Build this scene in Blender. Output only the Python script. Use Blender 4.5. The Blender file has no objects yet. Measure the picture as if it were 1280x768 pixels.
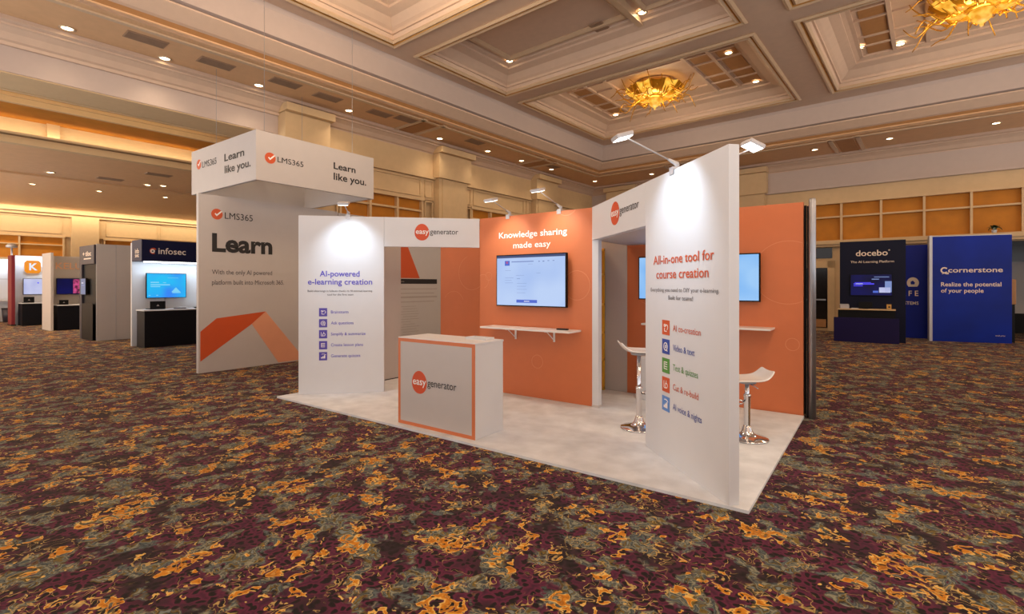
import bpy, bmesh, math, random
from mathutils import Vector, Matrix
PI = math.pi
R = math.radians
random.seed(7)
C = bpy.context.scene.collection
SC = bpy.context.scene

# ------------------------------------------------------------------ camera, world, exposure
cam = bpy.data.cameras.new('camera'); co = bpy.data.objects.new('camera', cam); C.objects.link(co)
cam.sensor_width = 36; cam.lens = 36 * 635 / 1280; cam.shift_y = -27 / 1280
cam.clip_start = .05; cam.clip_end = 200
co.location = (0, 0, 1.5); co.rotation_euler = (R(90), 0, R(36.3))
SC.camera = co
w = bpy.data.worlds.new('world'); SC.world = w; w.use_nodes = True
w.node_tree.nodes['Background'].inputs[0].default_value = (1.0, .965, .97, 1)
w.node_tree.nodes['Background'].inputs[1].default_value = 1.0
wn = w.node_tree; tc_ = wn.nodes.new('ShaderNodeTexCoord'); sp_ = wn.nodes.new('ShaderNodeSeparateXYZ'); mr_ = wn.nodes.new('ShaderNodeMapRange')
mr_.inputs['From Min'].default_value = -.25; mr_.inputs['From Max'].default_value = .25; mr_.inputs['To Min'].default_value = 1.8; mr_.inputs['To Max'].default_value = .85  # background brighter below the horizon, added to light the ceilings from beneath
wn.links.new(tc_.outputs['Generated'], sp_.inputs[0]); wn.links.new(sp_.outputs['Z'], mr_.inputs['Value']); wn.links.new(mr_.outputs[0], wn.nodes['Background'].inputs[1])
SC.view_settings.view_transform = 'Standard'; SC.view_settings.look = 'None'
SC.view_settings.gamma = 1; SC.view_settings.exposure = 0.0; SC.view_settings.use_curve_mapping = False
SC.cycles.max_bounces = 6; SC.cycles.diffuse_bounces = 4; SC.cycles.caustics_reflective = False; SC.cycles.caustics_refractive = False
SC.cycles.sample_clamp_indirect = 4

RZ = R(-3.2)                      # the hall stands a little turned against the booths
def rp(a, b, z=0.0):
    return (a * math.cos(RZ) - b * math.sin(RZ), a * math.sin(RZ) + b * math.cos(RZ), z)

# ------------------------------------------------------------------ helpers: meshes
class MB:
    def __init__(s): s.bm = bmesh.new()
    def box(s, x0, x1, y0, y1, z0, z1, bevel=0.0):
        vs = [s.bm.verts.new((x, y, z)) for x in (x0, x1) for y in (y0, y1) for z in (z0, z1)]
        fs = [(0,1,3,2),(4,6,7,5),(0,4,5,1),(2,3,7,6),(0,2,6,4),(1,5,7,3)]
        ff = [s.bm.faces.new([vs[i] for i in f]) for f in fs]
        if bevel > 0:
            es = list({e for f in ff for e in f.edges})
            bmesh.ops.bevel(s.bm, geom=es, offset=bevel, segments=2, affect='EDGES', profile=.6)
        return s
    def quad(s, *p):
        s.bm.faces.new([s.bm.verts.new(q) for q in p]); return s
    def lathe(s, prof, seg=24, o=(0,0,0)):
        rings = []
        for r, z in prof:
            if r < 1e-5: rings.append([s.bm.verts.new((o[0], o[1], o[2]+z))])
            else: rings.append([s.bm.verts.new((o[0]+r*math.cos(2*PI*i/seg), o[1]+r*math.sin(2*PI*i/seg), o[2]+z)) for i in range(seg)])
        for a, b in zip(rings, rings[1:]):
            for i in range(seg):
                j = (i+1) % seg
                q = [a[i % len(a)], a[j % len(a)], b[j % len(b)], b[i % len(b)]]
                q2 = []
                for v in q:
                    if v not in q2: q2.append(v)
                if len(q2) > 2: s.bm.faces.new(q2)
        return s
    def tube(s, pts, r, seg=8, cap=True):
        pts = [Vector(p) for p in pts]; rings = []
        rr = r if isinstance(r, (list, tuple)) else [r]*len(pts)
        up = None
        for i, p in enumerate(pts):
            d = (pts[min(i+1, len(pts)-1)] - pts[max(i-1, 0)]).normalized()
            if up is None: up = d.orthogonal().normalized()
            u = (up - d*up.dot(d)); u = u.normalized() if u.length > 1e-6 else d.orthogonal().normalized()
            up = u; v = d.cross(u)
            rings.append([s.bm.verts.new(p + (u*math.cos(2*PI*k/seg) + v*math.sin(2*PI*k/seg))*rr[i]) for k in range(seg)])
        for a, b in zip(rings, rings[1:]):
            for k in range(seg): s.bm.faces.new((a[k], a[(k+1)%seg], b[(k+1)%seg], b[k]))
        if cap: s.bm.faces.new(rings[0][::-1]); s.bm.faces.new(rings[-1])
        return s
    def prism(s, poly, y0, y1):           # polygon in (x, z), extruded in y
        a = [s.bm.verts.new((x, y0, z)) for x, z in poly]; b = [s.bm.verts.new((x, y1, z)) for x, z in poly]
        s.bm.faces.new(a); s.bm.faces.new(b[::-1]); n = len(poly)
        for i in range(n): s.bm.faces.new((a[i], b[i], b[(i+1)%n], a[(i+1)%n]))
        return s
    def prismz(s, poly, z0, z1):
        a = [s.bm.verts.new((x, y, z0)) for x, y in poly]; b = [s.bm.verts.new((x, y, z1)) for x, y in poly]
        s.bm.faces.new(a[::-1]); s.bm.faces.new(b); n = len(poly)
        for i in range(n): s.bm.faces.new((a[i], a[(i+1)%n], b[(i+1)%n], b[i]))
        return s
    def ring(s, u, z, r0, r1, y0, y1, seg=40, a0=0.0, a1=2*PI):
        full = abs(a1-a0-2*PI) < 1e-4; n = seg if full else seg+1
        P = lambda r, k, y: s.bm.verts.new((u+r*math.cos(a0+(a1-a0)*k/seg), y, z+r*math.sin(a0+(a1-a0)*k/seg)))
        L = [[P(r, k, y) for k in range(n)] for r, y in ((r0,y0),(r1,y0),(r1,y1),(r0,y1))]
        for k in range(seg):
            j = (k+1) % n
            for q in range(4): s.bm.faces.new((L[q][k], L[q][j], L[(q+1)%4][j], L[(q+1)%4][k]))
        return s
    def build(s, name, m, parent=None, smooth=False, loc=None, rotz=0.0):
        bmesh.ops.recalc_face_normals(s.bm, faces=s.bm.faces[:])
        me = bpy.data.meshes.new(name); s.bm.to_mesh(me); s.bm.free()
        if smooth:
            for p in me.polygons: p.use_smooth = True
        me.materials.append(m)
        o = bpy.data.objects.new(name, me); C.objects.link(o)
        if parent: o.parent = parent
        if loc: o.location = loc
        o.rotation_euler = (0, 0, rotz)
        return o

def tag(o, label=None, cat=None, group=None, kind=None):
    if label: o['label'] = label
    if cat: o['category'] = cat
    if group: o['group'] = group
    if kind: o['kind'] = kind
    return o
def thing(name, label, cat, loc=(0,0,0), rotz=0.0, group=None):
    o = bpy.data.objects.new(name, None); C.objects.link(o); o.empty_display_size = .1
    o.location = loc; o.rotation_euler = (0, 0, rotz)
    return tag(o, label, cat, group)
def struct(name, rot=RZ):
    o = bpy.data.objects.new(name, None); C.objects.link(o); o.rotation_euler = (0, 0, rot); o['kind'] = 'structure'
    return o
def dup(root, loc, rotz=None, label=None):
    r = root.copy(); C.objects.link(r); r.location = loc
    if rotz is not None: r.rotation_euler = (0, 0, rotz)
    if label: r['label'] = label
    for ch in list(root.children):
        c = ch.copy(); C.objects.link(c); c.parent = r
        for g in list(ch.children):
            d = g.copy(); C.objects.link(d); d.parent = c
    return r

# ------------------------------------------------------------------ helpers: materials
def lin(c):
    return tuple(((v/255)/12.92 if v/255 <= .04045 else ((v/255+.055)/1.055)**2.4) for v in c)
def mat(name, rgb, rough=.5, metal=0.0, var=.04, scale=6.0, bump=0.0, bscale=80.0, spec=.5, coat=0.0):
    """rgb is sRGB 0..255 of the surface itself; a faint noise varies it."""
    m = bpy.data.materials.new(name); m.use_nodes = True; nt = m.node_tree; N = nt.nodes; L = nt.links
    b = N['Principled BSDF']; b.inputs['Roughness'].default_value = rough; b.inputs['Metallic'].default_value = metal
    b.inputs['Specular IOR Level'].default_value = spec
    if coat: b.inputs['Coat Weight'].default_value = coat
    tc = N.new('ShaderNodeTexCoord'); nz = N.new('ShaderNodeTexNoise'); nz.inputs['Scale'].default_value = scale; nz.inputs['Detail'].default_value = 3
    L.new(tc.outputs['Object'], nz.inputs['Vector'])
    r = N.new('ShaderNodeValToRGB'); c = lin(rgb)
    r.color_ramp.elements[0].position = .3; r.color_ramp.elements[1].position = .7
    r.color_ramp.elements[0].color = tuple(v*(1-var) for v in c)+(1,); r.color_ramp.elements[1].color = tuple(min(1, v*(1+var)) for v in c)+(1,)
    L.new(nz.outputs['Fac'], r.inputs['Fac']); L.new(r.outputs['Color'], b.inputs['Base Color'])
    if bump:
        n2 = N.new('ShaderNodeTexNoise'); n2.inputs['Scale'].default_value = bscale; L.new(tc.outputs['Object'], n2.inputs['Vector'])
        bp = N.new('ShaderNodeBump'); bp.inputs['Strength'].default_value = bump; bp.inputs['Distance'].default_value = .01
        L.new(n2.outputs['Fac'], bp.inputs['Height']); L.new(bp.outputs['Normal'], b.inputs['Normal'])
    return m
def glow(name, rgb, strength=1.0, rgb2=None, scale=3.0):
    """a lit screen or lamp: emission, optionally two colours mixed by noise"""
    m = bpy.data.materials.new(name); m.use_nodes = True; nt = m.node_tree; N = nt.nodes; L = nt.links
    b = N['Principled BSDF']; b.inputs['Base Color'].default_value = (.01,.01,.01,1); b.inputs['Roughness'].default_value = .3; b.inputs['Specular IOR Level'].default_value = .12
    b.inputs['Emission Strength'].default_value = strength
    if rgb2:
        tc = N.new('ShaderNodeTexCoord'); nz = N.new('ShaderNodeTexNoise'); nz.inputs['Scale'].default_value = scale; nz.inputs['Detail'].default_value = 1
        L.new(tc.outputs['Object'], nz.inputs['Vector']); r = N.new('ShaderNodeValToRGB')
        r.color_ramp.elements[0].position = .35; r.color_ramp.elements[1].position = .65
        r.color_ramp.elements[0].color = lin(rgb)+(1,); r.color_ramp.elements[1].color = lin(rgb2)+(1,)
        L.new(nz.outputs['Fac'], r.inputs['Fac']); L.new(r.outputs['Color'], b.inputs['Emission Color'])
    else: b.inputs['Emission Color'].default_value = lin(rgb)+(1,)
    return m

def carpet_material():
    m = bpy.data.materials.new('ballroom_carpet'); m.use_nodes = True; nt = m.node_tree; N = nt.nodes; L = nt.links
    b = N['Principled BSDF']; b.inputs['Roughness'].default_value = .95; b.inputs['Specular IOR Level'].default_value = .1; b.inputs['Sheen Weight'].default_value = .06; b.inputs['Sheen Tint'].default_value = (1, .8, .6, 1)
    tc = N.new('ShaderNodeTexCoord')
    def noise(scale, detail=2.0, vec=None, dist=0.0, off=0.0, rough=.5):
        n = N.new('ShaderNodeTexNoise'); n.noise_dimensions = '4D'; n.inputs['W'].default_value = off
        n.inputs['Scale'].default_value = scale; n.inputs['Detail'].default_value = detail; n.inputs['Distortion'].default_value = dist; n.inputs['Roughness'].default_value = rough
        L.new(vec or tc.outputs['Object'], n.inputs['Vector']); return n
    def ramp(src, els, interp='LINEAR'):
        r = N.new('ShaderNodeValToRGB'); r.color_ramp.interpolation = interp
        while len(r.color_ramp.elements) < len(els): r.color_ramp.elements.new(.5)
        for e, (p, c) in zip(r.color_ramp.elements, els):
            e.position = p; e.color = c if len(c) == 4 else tuple(c)+(1,)
        L.new(src, r.inputs['Fac']); return r.outputs['Color']
    def mix(fac, a, c):
        x = N.new('ShaderNodeMix'); x.data_type = 'RGBA'; L.new(fac, x.inputs[0])
        for sock, v in ((x.inputs[6], a), (x.inputs[7], c)):
            if isinstance(v, tuple): sock.default_value = v+(1,)
            else: L.new(v, sock)
        return x.outputs[2]
    def mul(a, c):
        x = N.new('ShaderNodeMath'); x.operation = 'MULTIPLY'; L.new(a, x.inputs[0]); L.new(c, x.inputs[1]); return x.outputs[0]
    wn = noise(11.0, 2)
    s1 = N.new('ShaderNodeVectorMath'); s1.operation = 'SUBTRACT'; L.new(wn.outputs['Color'], s1.inputs[0]); s1.inputs[1].default_value = (.5,.5,.5)
    s2 = N.new('ShaderNodeVectorMath'); s2.operation = 'SCALE'; L.new(s1.outputs[0], s2.inputs[0]); s2.inputs['Scale'].default_value = .105
    s3 = N.new('ShaderNodeVectorMath'); s3.operation = 'ADD'; L.new(tc.outputs['Object'], s3.inputs[0]); L.new(s2.outputs[0], s3.inputs[1])
    V = s3.outputs[0]
    K0, K1 = (0,0,0), (1,1,1)
    c = lambda *q: lin(q)
    def voro(scale, vec, feat='F1'):
        v = N.new('ShaderNodeTexVoronoi'); v.voronoi_dimensions = '2D'; v.feature = feat; v.inputs['Scale'].default_value = scale; L.new(vec, v.inputs['Vector']); return v
    v1 = voro(23.0, V)
    # plum net with soft black blotches
    base = ramp(v1.outputs['Distance'], [(0, c(24,22,25)), (.30, c(32,27,33)), (.44, c(94,38,66)), (.70, c(76,34,58)), (1, c(52,30,46))])
    base = mix(ramp(noise(3.0, 2, off=9.0).outputs['Fac'], [(.50, K0), (.62, K1)]), base, ramp(v1.outputs['Distance'], [(0, c(26,26,28)), (.5, c(44,34,42)), (1, c(62,42,52))]))
    # grey-green painterly patches, banded contours
    g1 = noise(17.0, 1.5, V, .8, 4.0)
    green = ramp(g1.outputs['Fac'], [(.30, c(54,56,56)), (.38, c(92,106,108)), (.45, c(52,60,66)), (.50, c(140,142,122)), (.535, c(74,86,90)), (.59, c(116,98,44)), (.64, c(34,36,42)), (.70, c(116,128,128))])
    gm = mul(ramp(noise(6.0, 2, V, .3, 3.3).outputs['Fac'], [(.52, K0), (.56, K1)]), ramp(g1.outputs['Fac'], [(.34, K0), (.39, K1)]))
    col = mix(gm, base, green)
    # thin pale curls
    rim = mul(ramp(noise(13.0, 1, V, .8, 6.2).outputs['Fac'], [(.482, K0), (.493, K1), (.510, K1), (.521, K0)]), ramp(noise(4.2, 2, off=8.1).outputs['Fac'], [(.49, K0), (.55, K1)]))
    col = mix(rim, col, c(176,152,96))
    # orange flowers with yellow rims and dark holes
    bigm = noise(4.0, 1.5, V, .3, 5.7); on = noise(14.0, 1.5, V, .8, 7.7)
    ad = N.new('ShaderNodeMath'); ad.operation = 'MULTIPLY_ADD'; L.new(bigm.outputs['Fac'], ad.inputs[0]); ad.inputs[1].default_value = 1.25; L.new(on.outputs['Fac'], ad.inputs[2])
    sc = N.new('ShaderNodeMath'); sc.operation = 'MULTIPLY'; L.new(ad.outputs[0], sc.inputs[0]); sc.inputs[1].default_value = .45
    X = sc.outputs[0]
    hl = ramp(v1.outputs['Distance'], [(.17, K0), (.23, K1)])
    of = ramp(X, [(.583, K0), (.590, K1), (.662, K1), (.672, K0)])
    oc = ramp(X, [(.585, c(214,186,116)), (.600, c(214,176,94)), (.606, c(192,130,46)), (.628, c(192,124,32)), (.642, c(148,90,28)), (.664, c(206,156,76))])
    col = mix(mul(of, hl), col, oc)
    L.new(col, b.inputs['Base Color'])
    fz = noise(320, 1); bp = N.new('ShaderNodeBump'); bp.inputs['Strength'].default_value = .25; bp.inputs['Distance'].default_value = .005
    L.new(fz.outputs['Fac'], bp.inputs['Height']); L.new(bp.outputs['Normal'], b.inputs['Normal'])
    return m

M = {}
M['carpet'] = carpet_material()
M['plush'] = mat('grey_plush', (222,227,233), .95, var=.10, scale=5, bump=.6, bscale=140, spec=.1)
M['ceiling'] = mat('ceiling_paint', (206,178,154), .55, var=.03)
M['soffit'] = mat('soffit_paint', (212,170,126), .5, var=.04)
M['band'] = mat('ceiling_band_cool_lit', (188,170,160), .5, var=.02)  # tinted paler to carry the cool light falling on these faces
M['molding'] = mat('glossy_molding', (200,172,140), .28, var=.03)
M['gold'] = mat('gold_trim', (196,142,70), .32, metal=.35, var=.08)
M['tan'] = mat('tan_strip', (170,122,74), .6, var=.06)
M['cream'] = mat('cream_wall', (206,176,134), .6, var=.03)
M['amber'] = mat('amber_fabric', (186,118,24), .7, var=.10, scale=3, bump=.2)
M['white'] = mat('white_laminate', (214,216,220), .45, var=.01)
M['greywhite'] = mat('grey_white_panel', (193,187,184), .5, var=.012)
M['orange'] = mat('orange_graphic', (208,118,72), .5, var=.02)
M['orange_light'] = mat('orange_ring', (218,138,94), .5, var=.02)
M['orange_dark'] = mat('orange_red', (206,78,36), .5, var=.02)
M['rust'] = mat('rust_red', (204,84,38), .5, var=.02)
M['peach'] = mat('peach', (226,160,126), .5, var=.02)
M['ink'] = mat('black_ink', (28,26,28), .5, var=.02)
M['greyink'] = mat('grey_ink', (84,80,84), .5, var=.02)
M['paleink'] = mat('pale_grey_ink', (172,162,156), .5, var=.02)
M['violet'] = mat('violet_ink', (92,84,196), .5, var=.02)
M['violet_tile'] = mat('violet_tile', (84,70,170), .5, var=.02)
M['blue_tile'] = mat('blue_tile', (42,72,160), .5, var=.02)
M['green_tile'] = mat('green_tile', (80,144,62), .5, var=.02)
M['sky_tile'] = mat('sky_tile', (92,140,210), .5, var=.02)
M['whiteink'] = mat('white_ink', (244,240,236), .5, var=.01)
M['tanink'] = mat('warm_white_ink', (232,214,196), .5, var=.01)
M['black'] = mat('black_plastic', (12,12,14), .5, var=.05, spec=.2)
M['navy'] = mat('navy_panel', (10,20,66), .5, var=.04, spec=.25)
M['darknavy'] = mat('dark_counter', (12,13,22), .5, var=.05, spec=.2)
M['docnavy'] = mat('deep_navy_graphic', (5,10,40), .5, var=.05, spec=.2)
M['podium'] = mat('purple_navy_podium', (22,12,66), .5, var=.05, spec=.2)
M['royal'] = mat('royal_blue_graphic', (0,26,140), .45, var=.12, scale=1.2, spec=.2)
M['corn'] = mat('blue_graphic', (0,34,142), .4, var=.3, scale=.8, spec=.2)
M['maroon'] = mat('maroon_post', (122,28,42), .5, var=.05)
M['charcoal'] = mat('charcoal_panel', (50,46,58), .5, var=.05)
M['chrome'] = mat('chrome', (225,225,228), .08, metal=1.0, var=.01)
M['alu'] = mat('brushed_aluminium', (170,172,178), .35, metal=.85, var=.03)
M['abs'] = mat('white_abs', (236,234,230), .25, var=.01)
M['lampgrey'] = mat('lamp_grey', (190,188,190), .35, metal=.3, var=.02)
M['yellow'] = mat('amber_metal_shelf', (236,178,50), .5, var=.06)
M['leaf'] = mat('dark_leaf', (24,44,22), .5, var=.3, scale=20)
M['vent'] = mat('vent_grey', (166,134,106), .6, var=.05)
M['ventdark'] = mat('vent_dark', (148,120,96), .6, var=.1)
M['bronzeglass'] = mat('bronze_door_glass', (30,24,22), .15, var=.1)
M['goldglass'] = mat('amber_glass', (226,160,40), .18, metal=.55, var=.15, scale=12)
M['card'] = mat('ochre_card', (208,160,80), .6, var=.1)
M['lamp'] = glow('lamp_white', (255,252,244), 5)
M['downlight'] = glow('downlight_glow', (255,226,176), 14)
M['bulb'] = glow('bulb_glow', (255,200,110), 22)
M['petal'] = glow('lit_amber_glass', (230,150,30), 1.1, (255,200,80), 8)
M['scr'] = glow('screen_pale_blue', (170,196,244), .95, (190,212,250), 2)
M['scr2'] = glow('screen_sky_blue', (110,176,246), .95, (160,206,252), 2.2)
M['scrtab'] = glow('screen_dim_blue', (120,140,184), .7)
M['scrbar'] = glow('screen_dark_bar', (70,84,130), .8)
M['scrtext'] = glow('screen_text', (130,150,206), .9)
M['scrblue'] = glow('screen_button_blue', (84,110,214), .9)
M['scrred'] = glow('screen_icon_red', (210,90,110), .9)
M['scrwhite'] = glow('screen_white', (236,240,252), .95)
M['inf'] = glow('screen_blue_cyan', (56,120,244), 1.0, (30,190,244), 1.6)
M['inflight'] = glow('screen_light_cyan', (130,214,250), .95)
M['scrnavy'] = glow('screen_navy', (8,10,54), .7, (14,18,90), 2)
M['scrviolet'] = glow('screen_violet', (84,74,250), 1.0)
M['scrlav'] = glow('screen_lavender', (186,190,232), .95, (206,208,240), 3)
M['scrfire'] = glow('screen_fire', (230,90,150), .8, (90,30,60), 9)
M['kel'] = mat('copper_letters', (236,186,146), .4, var=.1)
M['kicon'] = glow('lit_orange_sign', (250,150,20), .9)

# ------------------------------------------------------------------ helpers: lettering
TXT = {}
def raw_text(body, weight=0.0):
    cu = bpy.data.curves.new('lettering', 'FONT'); cu.body = body; cu.size = 1.0; cu.offset = weight; cu.resolution_u = 3; cu.fill_mode = 'FRONT'
    o = bpy.data.objects.new('lettering', cu); C.objects.link(o); bpy.context.view_layer.update()
    me = bpy.data.meshes.new_from_object(o.evaluated_get(bpy.context.evaluated_depsgraph_get()))
    bpy.data.objects.remove(o); bpy.data.curves.remove(cu)
    return me
def cap_height(weight):
    if weight not in TXT:
        me = raw_text('H', weight); ys = [v.co.y for v in me.vertices]; TXT[weight] = (min(ys), max(ys))
    return TXT[weight]
def text(body, parent, m, u0, u1, zb, cap, weight=0.0, name='lettering', y=-.004, slant=0.0):
    """flat cut-vinyl lettering in the panel's local frame: from u0 to u1, baseline zb, capital height cap"""
    if 1 <= body.count(' ') <= 9:                     # word by word, each a part of its own
        full = raw_text(body, weight); fx = [v.co.x for v in full.vertices]; X0, X1 = min(fx), max(fx); ws = body.split(' '); out = None
        for i, wd in enumerate(ws):
            a = [v.co.x for v in raw_text(' '.join(ws[:i+1]), weight).vertices]; b = [v.co.x for v in raw_text(wd, weight).vertices]
            r1 = max(a); r0 = r1-(max(b)-min(b)); K = (u1-u0)/(X1-X0)
            out = text(wd, parent, m, u0+(r0-X0)*K, u0+(r1-X0)*K, zb, cap, weight, name, y)
        return out
    me = raw_text(body, weight); lo, hi = cap_height(weight)
    xs = [v.co.x for v in me.vertices]; x0, x1 = min(xs), max(xs); k = cap/(hi-lo)
    for v in me.vertices:
        a = (v.co.x-x0)/(x1-x0); zz = (v.co.y-lo)*k
        v.co = (u0+(u1-u0)*a, y, zb+zz)
    me.materials.clear(); me.materials.append(m)
    o = bpy.data.objects.new(name, me); C.objects.link(o); o.parent = parent
    return o
def disc(parent, m, u, z, rx, rz, y=-.003, name='logo_disc', egg=0.0, child=None):
    mb = MB(); pts = [(u+rx*math.cos(t)*(1+egg*math.sin(t)), z+rz*math.sin(t)) for t in [2*PI*i/40 for i in range(40)]]
    mb.prism(pts, y, y+.002)
    return mb.build(name, m, parent)
def rect(parent, m, u0, u1, z0, z1, y=-.003, name='graphic'):
    return MB().box(u0, u1, y, y+.002, z0, z1).build(name, m, parent)
def poly(parent, m, pts, y=-.003, name='graphic'):
    return MB().prism(pts, y, y+.002).build(name, m, parent)
def easy_logo(parent, u0, u1, zc, r, ge):
    """round red mark with white word, dark word beside it; u0..u1 is the disc, ge the end of the second word"""
    uc = (u0+u1)/2; rx = (u1-u0)/2
    disc(parent, M['orange_dark'], uc, zc, rx, r, egg=-.06)
    cap = r*.74
    text('easy', parent, M['whiteink'], u0+rx*.16, u1-rx*.06, zc-r*.22, cap*.86, .012, y=-.006)
    text('generator', parent, M['ink'], u1+rx*.12, ge, zc-r*.22, cap*.86, .0, y=-.004)
def check_logo(parent, u, z, r):
    disc(parent, M['rust'], u, z, r, r, name='logo_disc')
    s = r
    MB().prism([(u-.42*s, z+.02*s), (u-.26*s, z+.18*s), (u-.06*s, z-.04*s), (u+.62*s, z+.60*s), (u+.98*s, z+.62*s), (u-.06*s, z-.40*s)], -.006, -.004).build('check_mark', M['whiteink'], parent)
def icon_tile(parent, m, u0, u1, z0, z1, k):
    t = rect(parent, m, u0, u1, z0, z1, name='icon_tile')
    uc, zc, s = (u0+u1)/2, (z0+z1)/2, min(u1-u0, z1-z0)
    mb = MB(); y0, y1 = -.0055, -.0035
    if k == 0:
        mb.ring(uc-.14*s, zc+.14*s, .05*s, .11*s, y0, y1, 14); mb.ring(uc+.14*s, zc+.02*s, .14*s, .20*s, y0, y1, 18, -1.2, 3.0); mb.box(uc-.18*s, uc-.12*s, y0, y1, zc-.28*s, zc-.02*s); mb.box(uc-.12*s, uc+.16*s, y0, y1, zc-.28*s, zc-.22*s)
    elif k == 1:
        mb.ring(uc, zc, .22*s, .29*s, y0, y1, 20); mb.ring(uc+.02*s, zc, .06*s, .12*s, y0, y1, 14); mb.box(uc+.14*s, uc+.28*s, y0, y1, zc-.30*s, zc-.24*s)
    elif k == 2:
        mb.ring(uc+.10*s, zc-.06*s, .13*s, .19*s, y0, y1, 18); mb.box(uc-.26*s, uc-.20*s, y0, y1, zc-.22*s, zc+.26*s); mb.box(uc-.20*s, uc-.02*s, y0, y1, zc-.26*s, zc-.20*s); mb.box(uc+.06*s, uc+.12*s, y0, y1, zc+.12*s, zc+.30*s)
    elif k == 3:
        for dz in (-.22, -.06, .10, .24): mb.box(uc-.24*s, uc+.24*s, y0, y1, zc+dz*s-.03*s, zc+dz*s+.03*s)
        mb.box(uc-.24*s, uc-.18*s, y0, y1, zc-.25*s, zc+.27*s)
    else:
        for i, h in enumerate((.16, .28, .40)): mb.box(uc-.26*s+.19*s*i, uc-.12*s+.19*s*i, y0, y1, zc-.28*s, zc-.28*s+h*s)
        mb.ring(uc, zc-.28*s, .54*s, .60*s, y0, y1, 8, .9, 1.9)
    mb.build('icon', M['whiteink'], t)
    return t

def aim(lo, d): lo.rotation_euler = Vector(d).to_track_quat('-Z', 'Y').to_euler()
def spot(parent, loc, d, energy, col, size=100, blend=.8, radius=.05, name='lamp_light'):
    l = bpy.data.lights.new(name, 'SPOT'); l.energy = energy; l.color = col; l.spot_size = R(size); l.spot_blend = blend; l.shadow_soft_size = radius
    o = bpy.data.objects.new(name, l); C.objects.link(o); o.parent = parent; o.location = loc; aim(o, d); return o
def area(parent, loc, d, energy, col, sx, sy, name='lamp_light'):
    l = bpy.data.lights.new(name, 'AREA'); l.energy = energy; l.color = col; l.shape = 'RECTANGLE'; l.size = sx; l.size_y = sy
    o = bpy.data.objects.new(name, l); C.objects.link(o); o.parent = parent; o.location = loc; aim(o, d); return o
def point(parent, loc, energy, col, radius=.1, name='lamp_light'):
    l = bpy.data.lights.new(name, 'POINT'); l.energy = energy; l.color = col; l.shadow_soft_size = radius
    o = bpy.data.objects.new(name, l); C.objects.link(o); o.parent = parent; o.location = loc; return o
WARM = (1.0, .78, .54); COOL = (.70, .85, 1.0)

# ------------------------------------------------------------------ the setting: floor, walls, ceiling (hall coordinates, turned by RZ)
fl = MB().box(-34, 6.5, -1.2, 26, -.1, 0).build('floor', M['carpet'], rotz=RZ); fl['kind'] = 'structure'  # ends short behind the camera so background light reaches the ceilings

XW, YW = -11.6, 19.6
SZ = 5.75            # perimeter soffit
CZ = 6.7             # central ceiling
def tray(mb, x0, x1, y0, y1, prof, cap=True):
    loops = []
    for i, z in prof:
        loops.append([mb.bm.verts.new(p) for p in ((x0+i, y0+i, z), (x1-i, y0+i, z), (x1-i, y1-i, z), (x0+i, y1-i, z))])
    for a, b in zip(loops, loops[1:]):
        for k in range(4): mb.bm.faces.new((a[k], a[(k+1)%4], b[(k+1)%4], b[k]))
    if cap: mb.bm.faces.new(loops[-1])

ceil = struct('ceiling')
mb = MB()
mb.box(XW-.3, -9.85, -9, YW+.3, SZ, SZ+.2); mb.box(-9.85, 14, 17.2, YW+.3, SZ, SZ+.2)
mb.build('perimeter_soffit', M['soffit'], ceil)
mb = MB()
for b_ in (8.95, 14.2): mb.box(XW+.4, -9.9, b_-.22, b_+.22, SZ-.012, SZ+.01)
for a_ in (-7.0, -1.95, 3.2, 8.4): mb.box(a_-.22, a_+.22, 17.3, YW-.4, SZ-.012, SZ+.01)
mb.build('cross_band', M['tan'], ceil)
mb = MB()
for b_ in (8.95, 14.2):
    for d in (-.34, .34): mb.box(XW+.4, -9.95, b_+d-.05, b_+d+.05, SZ-.03, SZ+.01)
for a_ in (-7.0, -1.95, 3.2, 8.4):
    for d in (-.34, .34): mb.box(a_+d-.05, a_+d+.05, 17.3, YW-.4, SZ-.03, SZ+.01)
mb.box(-10.1, -10.0, -9, 17.4, SZ-.03, SZ+.01); mb.box(-10.0, 14, 17.35, 17.45, SZ-.03, SZ+.01)
mb.build('molding', M['molding'], ceil)
mb = MB(); tray(mb, -9.85, 14, -9.5, 17.2, [(0, SZ), (0, SZ+.06)], False); tray(mb, -9.85, 14, -9.5, 17.2, [(.06, SZ+.15), (.12, SZ+.17), (.36, 6.08), (.36, 6.11)], False); mb.build('cornice', M['ceiling'], ceil)
mb = MB(); tray(mb, -9.85, 14, -9.5, 17.2, [(0, SZ+.06), (-.02, SZ+.07), (.06, SZ+.15)], False); mb.build('gold_band', M['tan'], ceil)
mb = MB(); tray(mb, -9.85, 14, -9.5, 17.2, [(.36, 6.11), (.30, 6.13), (.41, 6.15), (.41, 6.62), (.46, CZ)], False); mb.build('fascia', M['band'], ceil)
COLS = [(-9.0, -2.8), (-2.05, 4.15), (4.9, 11.1)]
ROWS = [(11.2, 16.0), (7.45, 10.65), (2.2, 6.9), (-3.2, 1.6)]
mb = MB()
xs = [-9.39] + [v for c in COLS for v in c] + [13.54]; ys = [-9.04] + sorted(v for r in ROWS for v in r) + [16.74]
for i in range(len(xs)-1):
    for j in range(len(ys)-1):
        if not (i % 2 == 1 and j % 2 == 1):
            mb.quad((xs[i], ys[j], CZ), (xs[i+1], ys[j], CZ), (xs[i+1], ys[j+1], CZ), (xs[i], ys[j+1], CZ))
mb.build('beams', M['ceiling'], ceil)
mb = MB(); mb.box(-9.9, 14, -9.5, 17.3, 7.6, 7.7); mb.build('slab', M['ceiling'], ceil)
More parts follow.
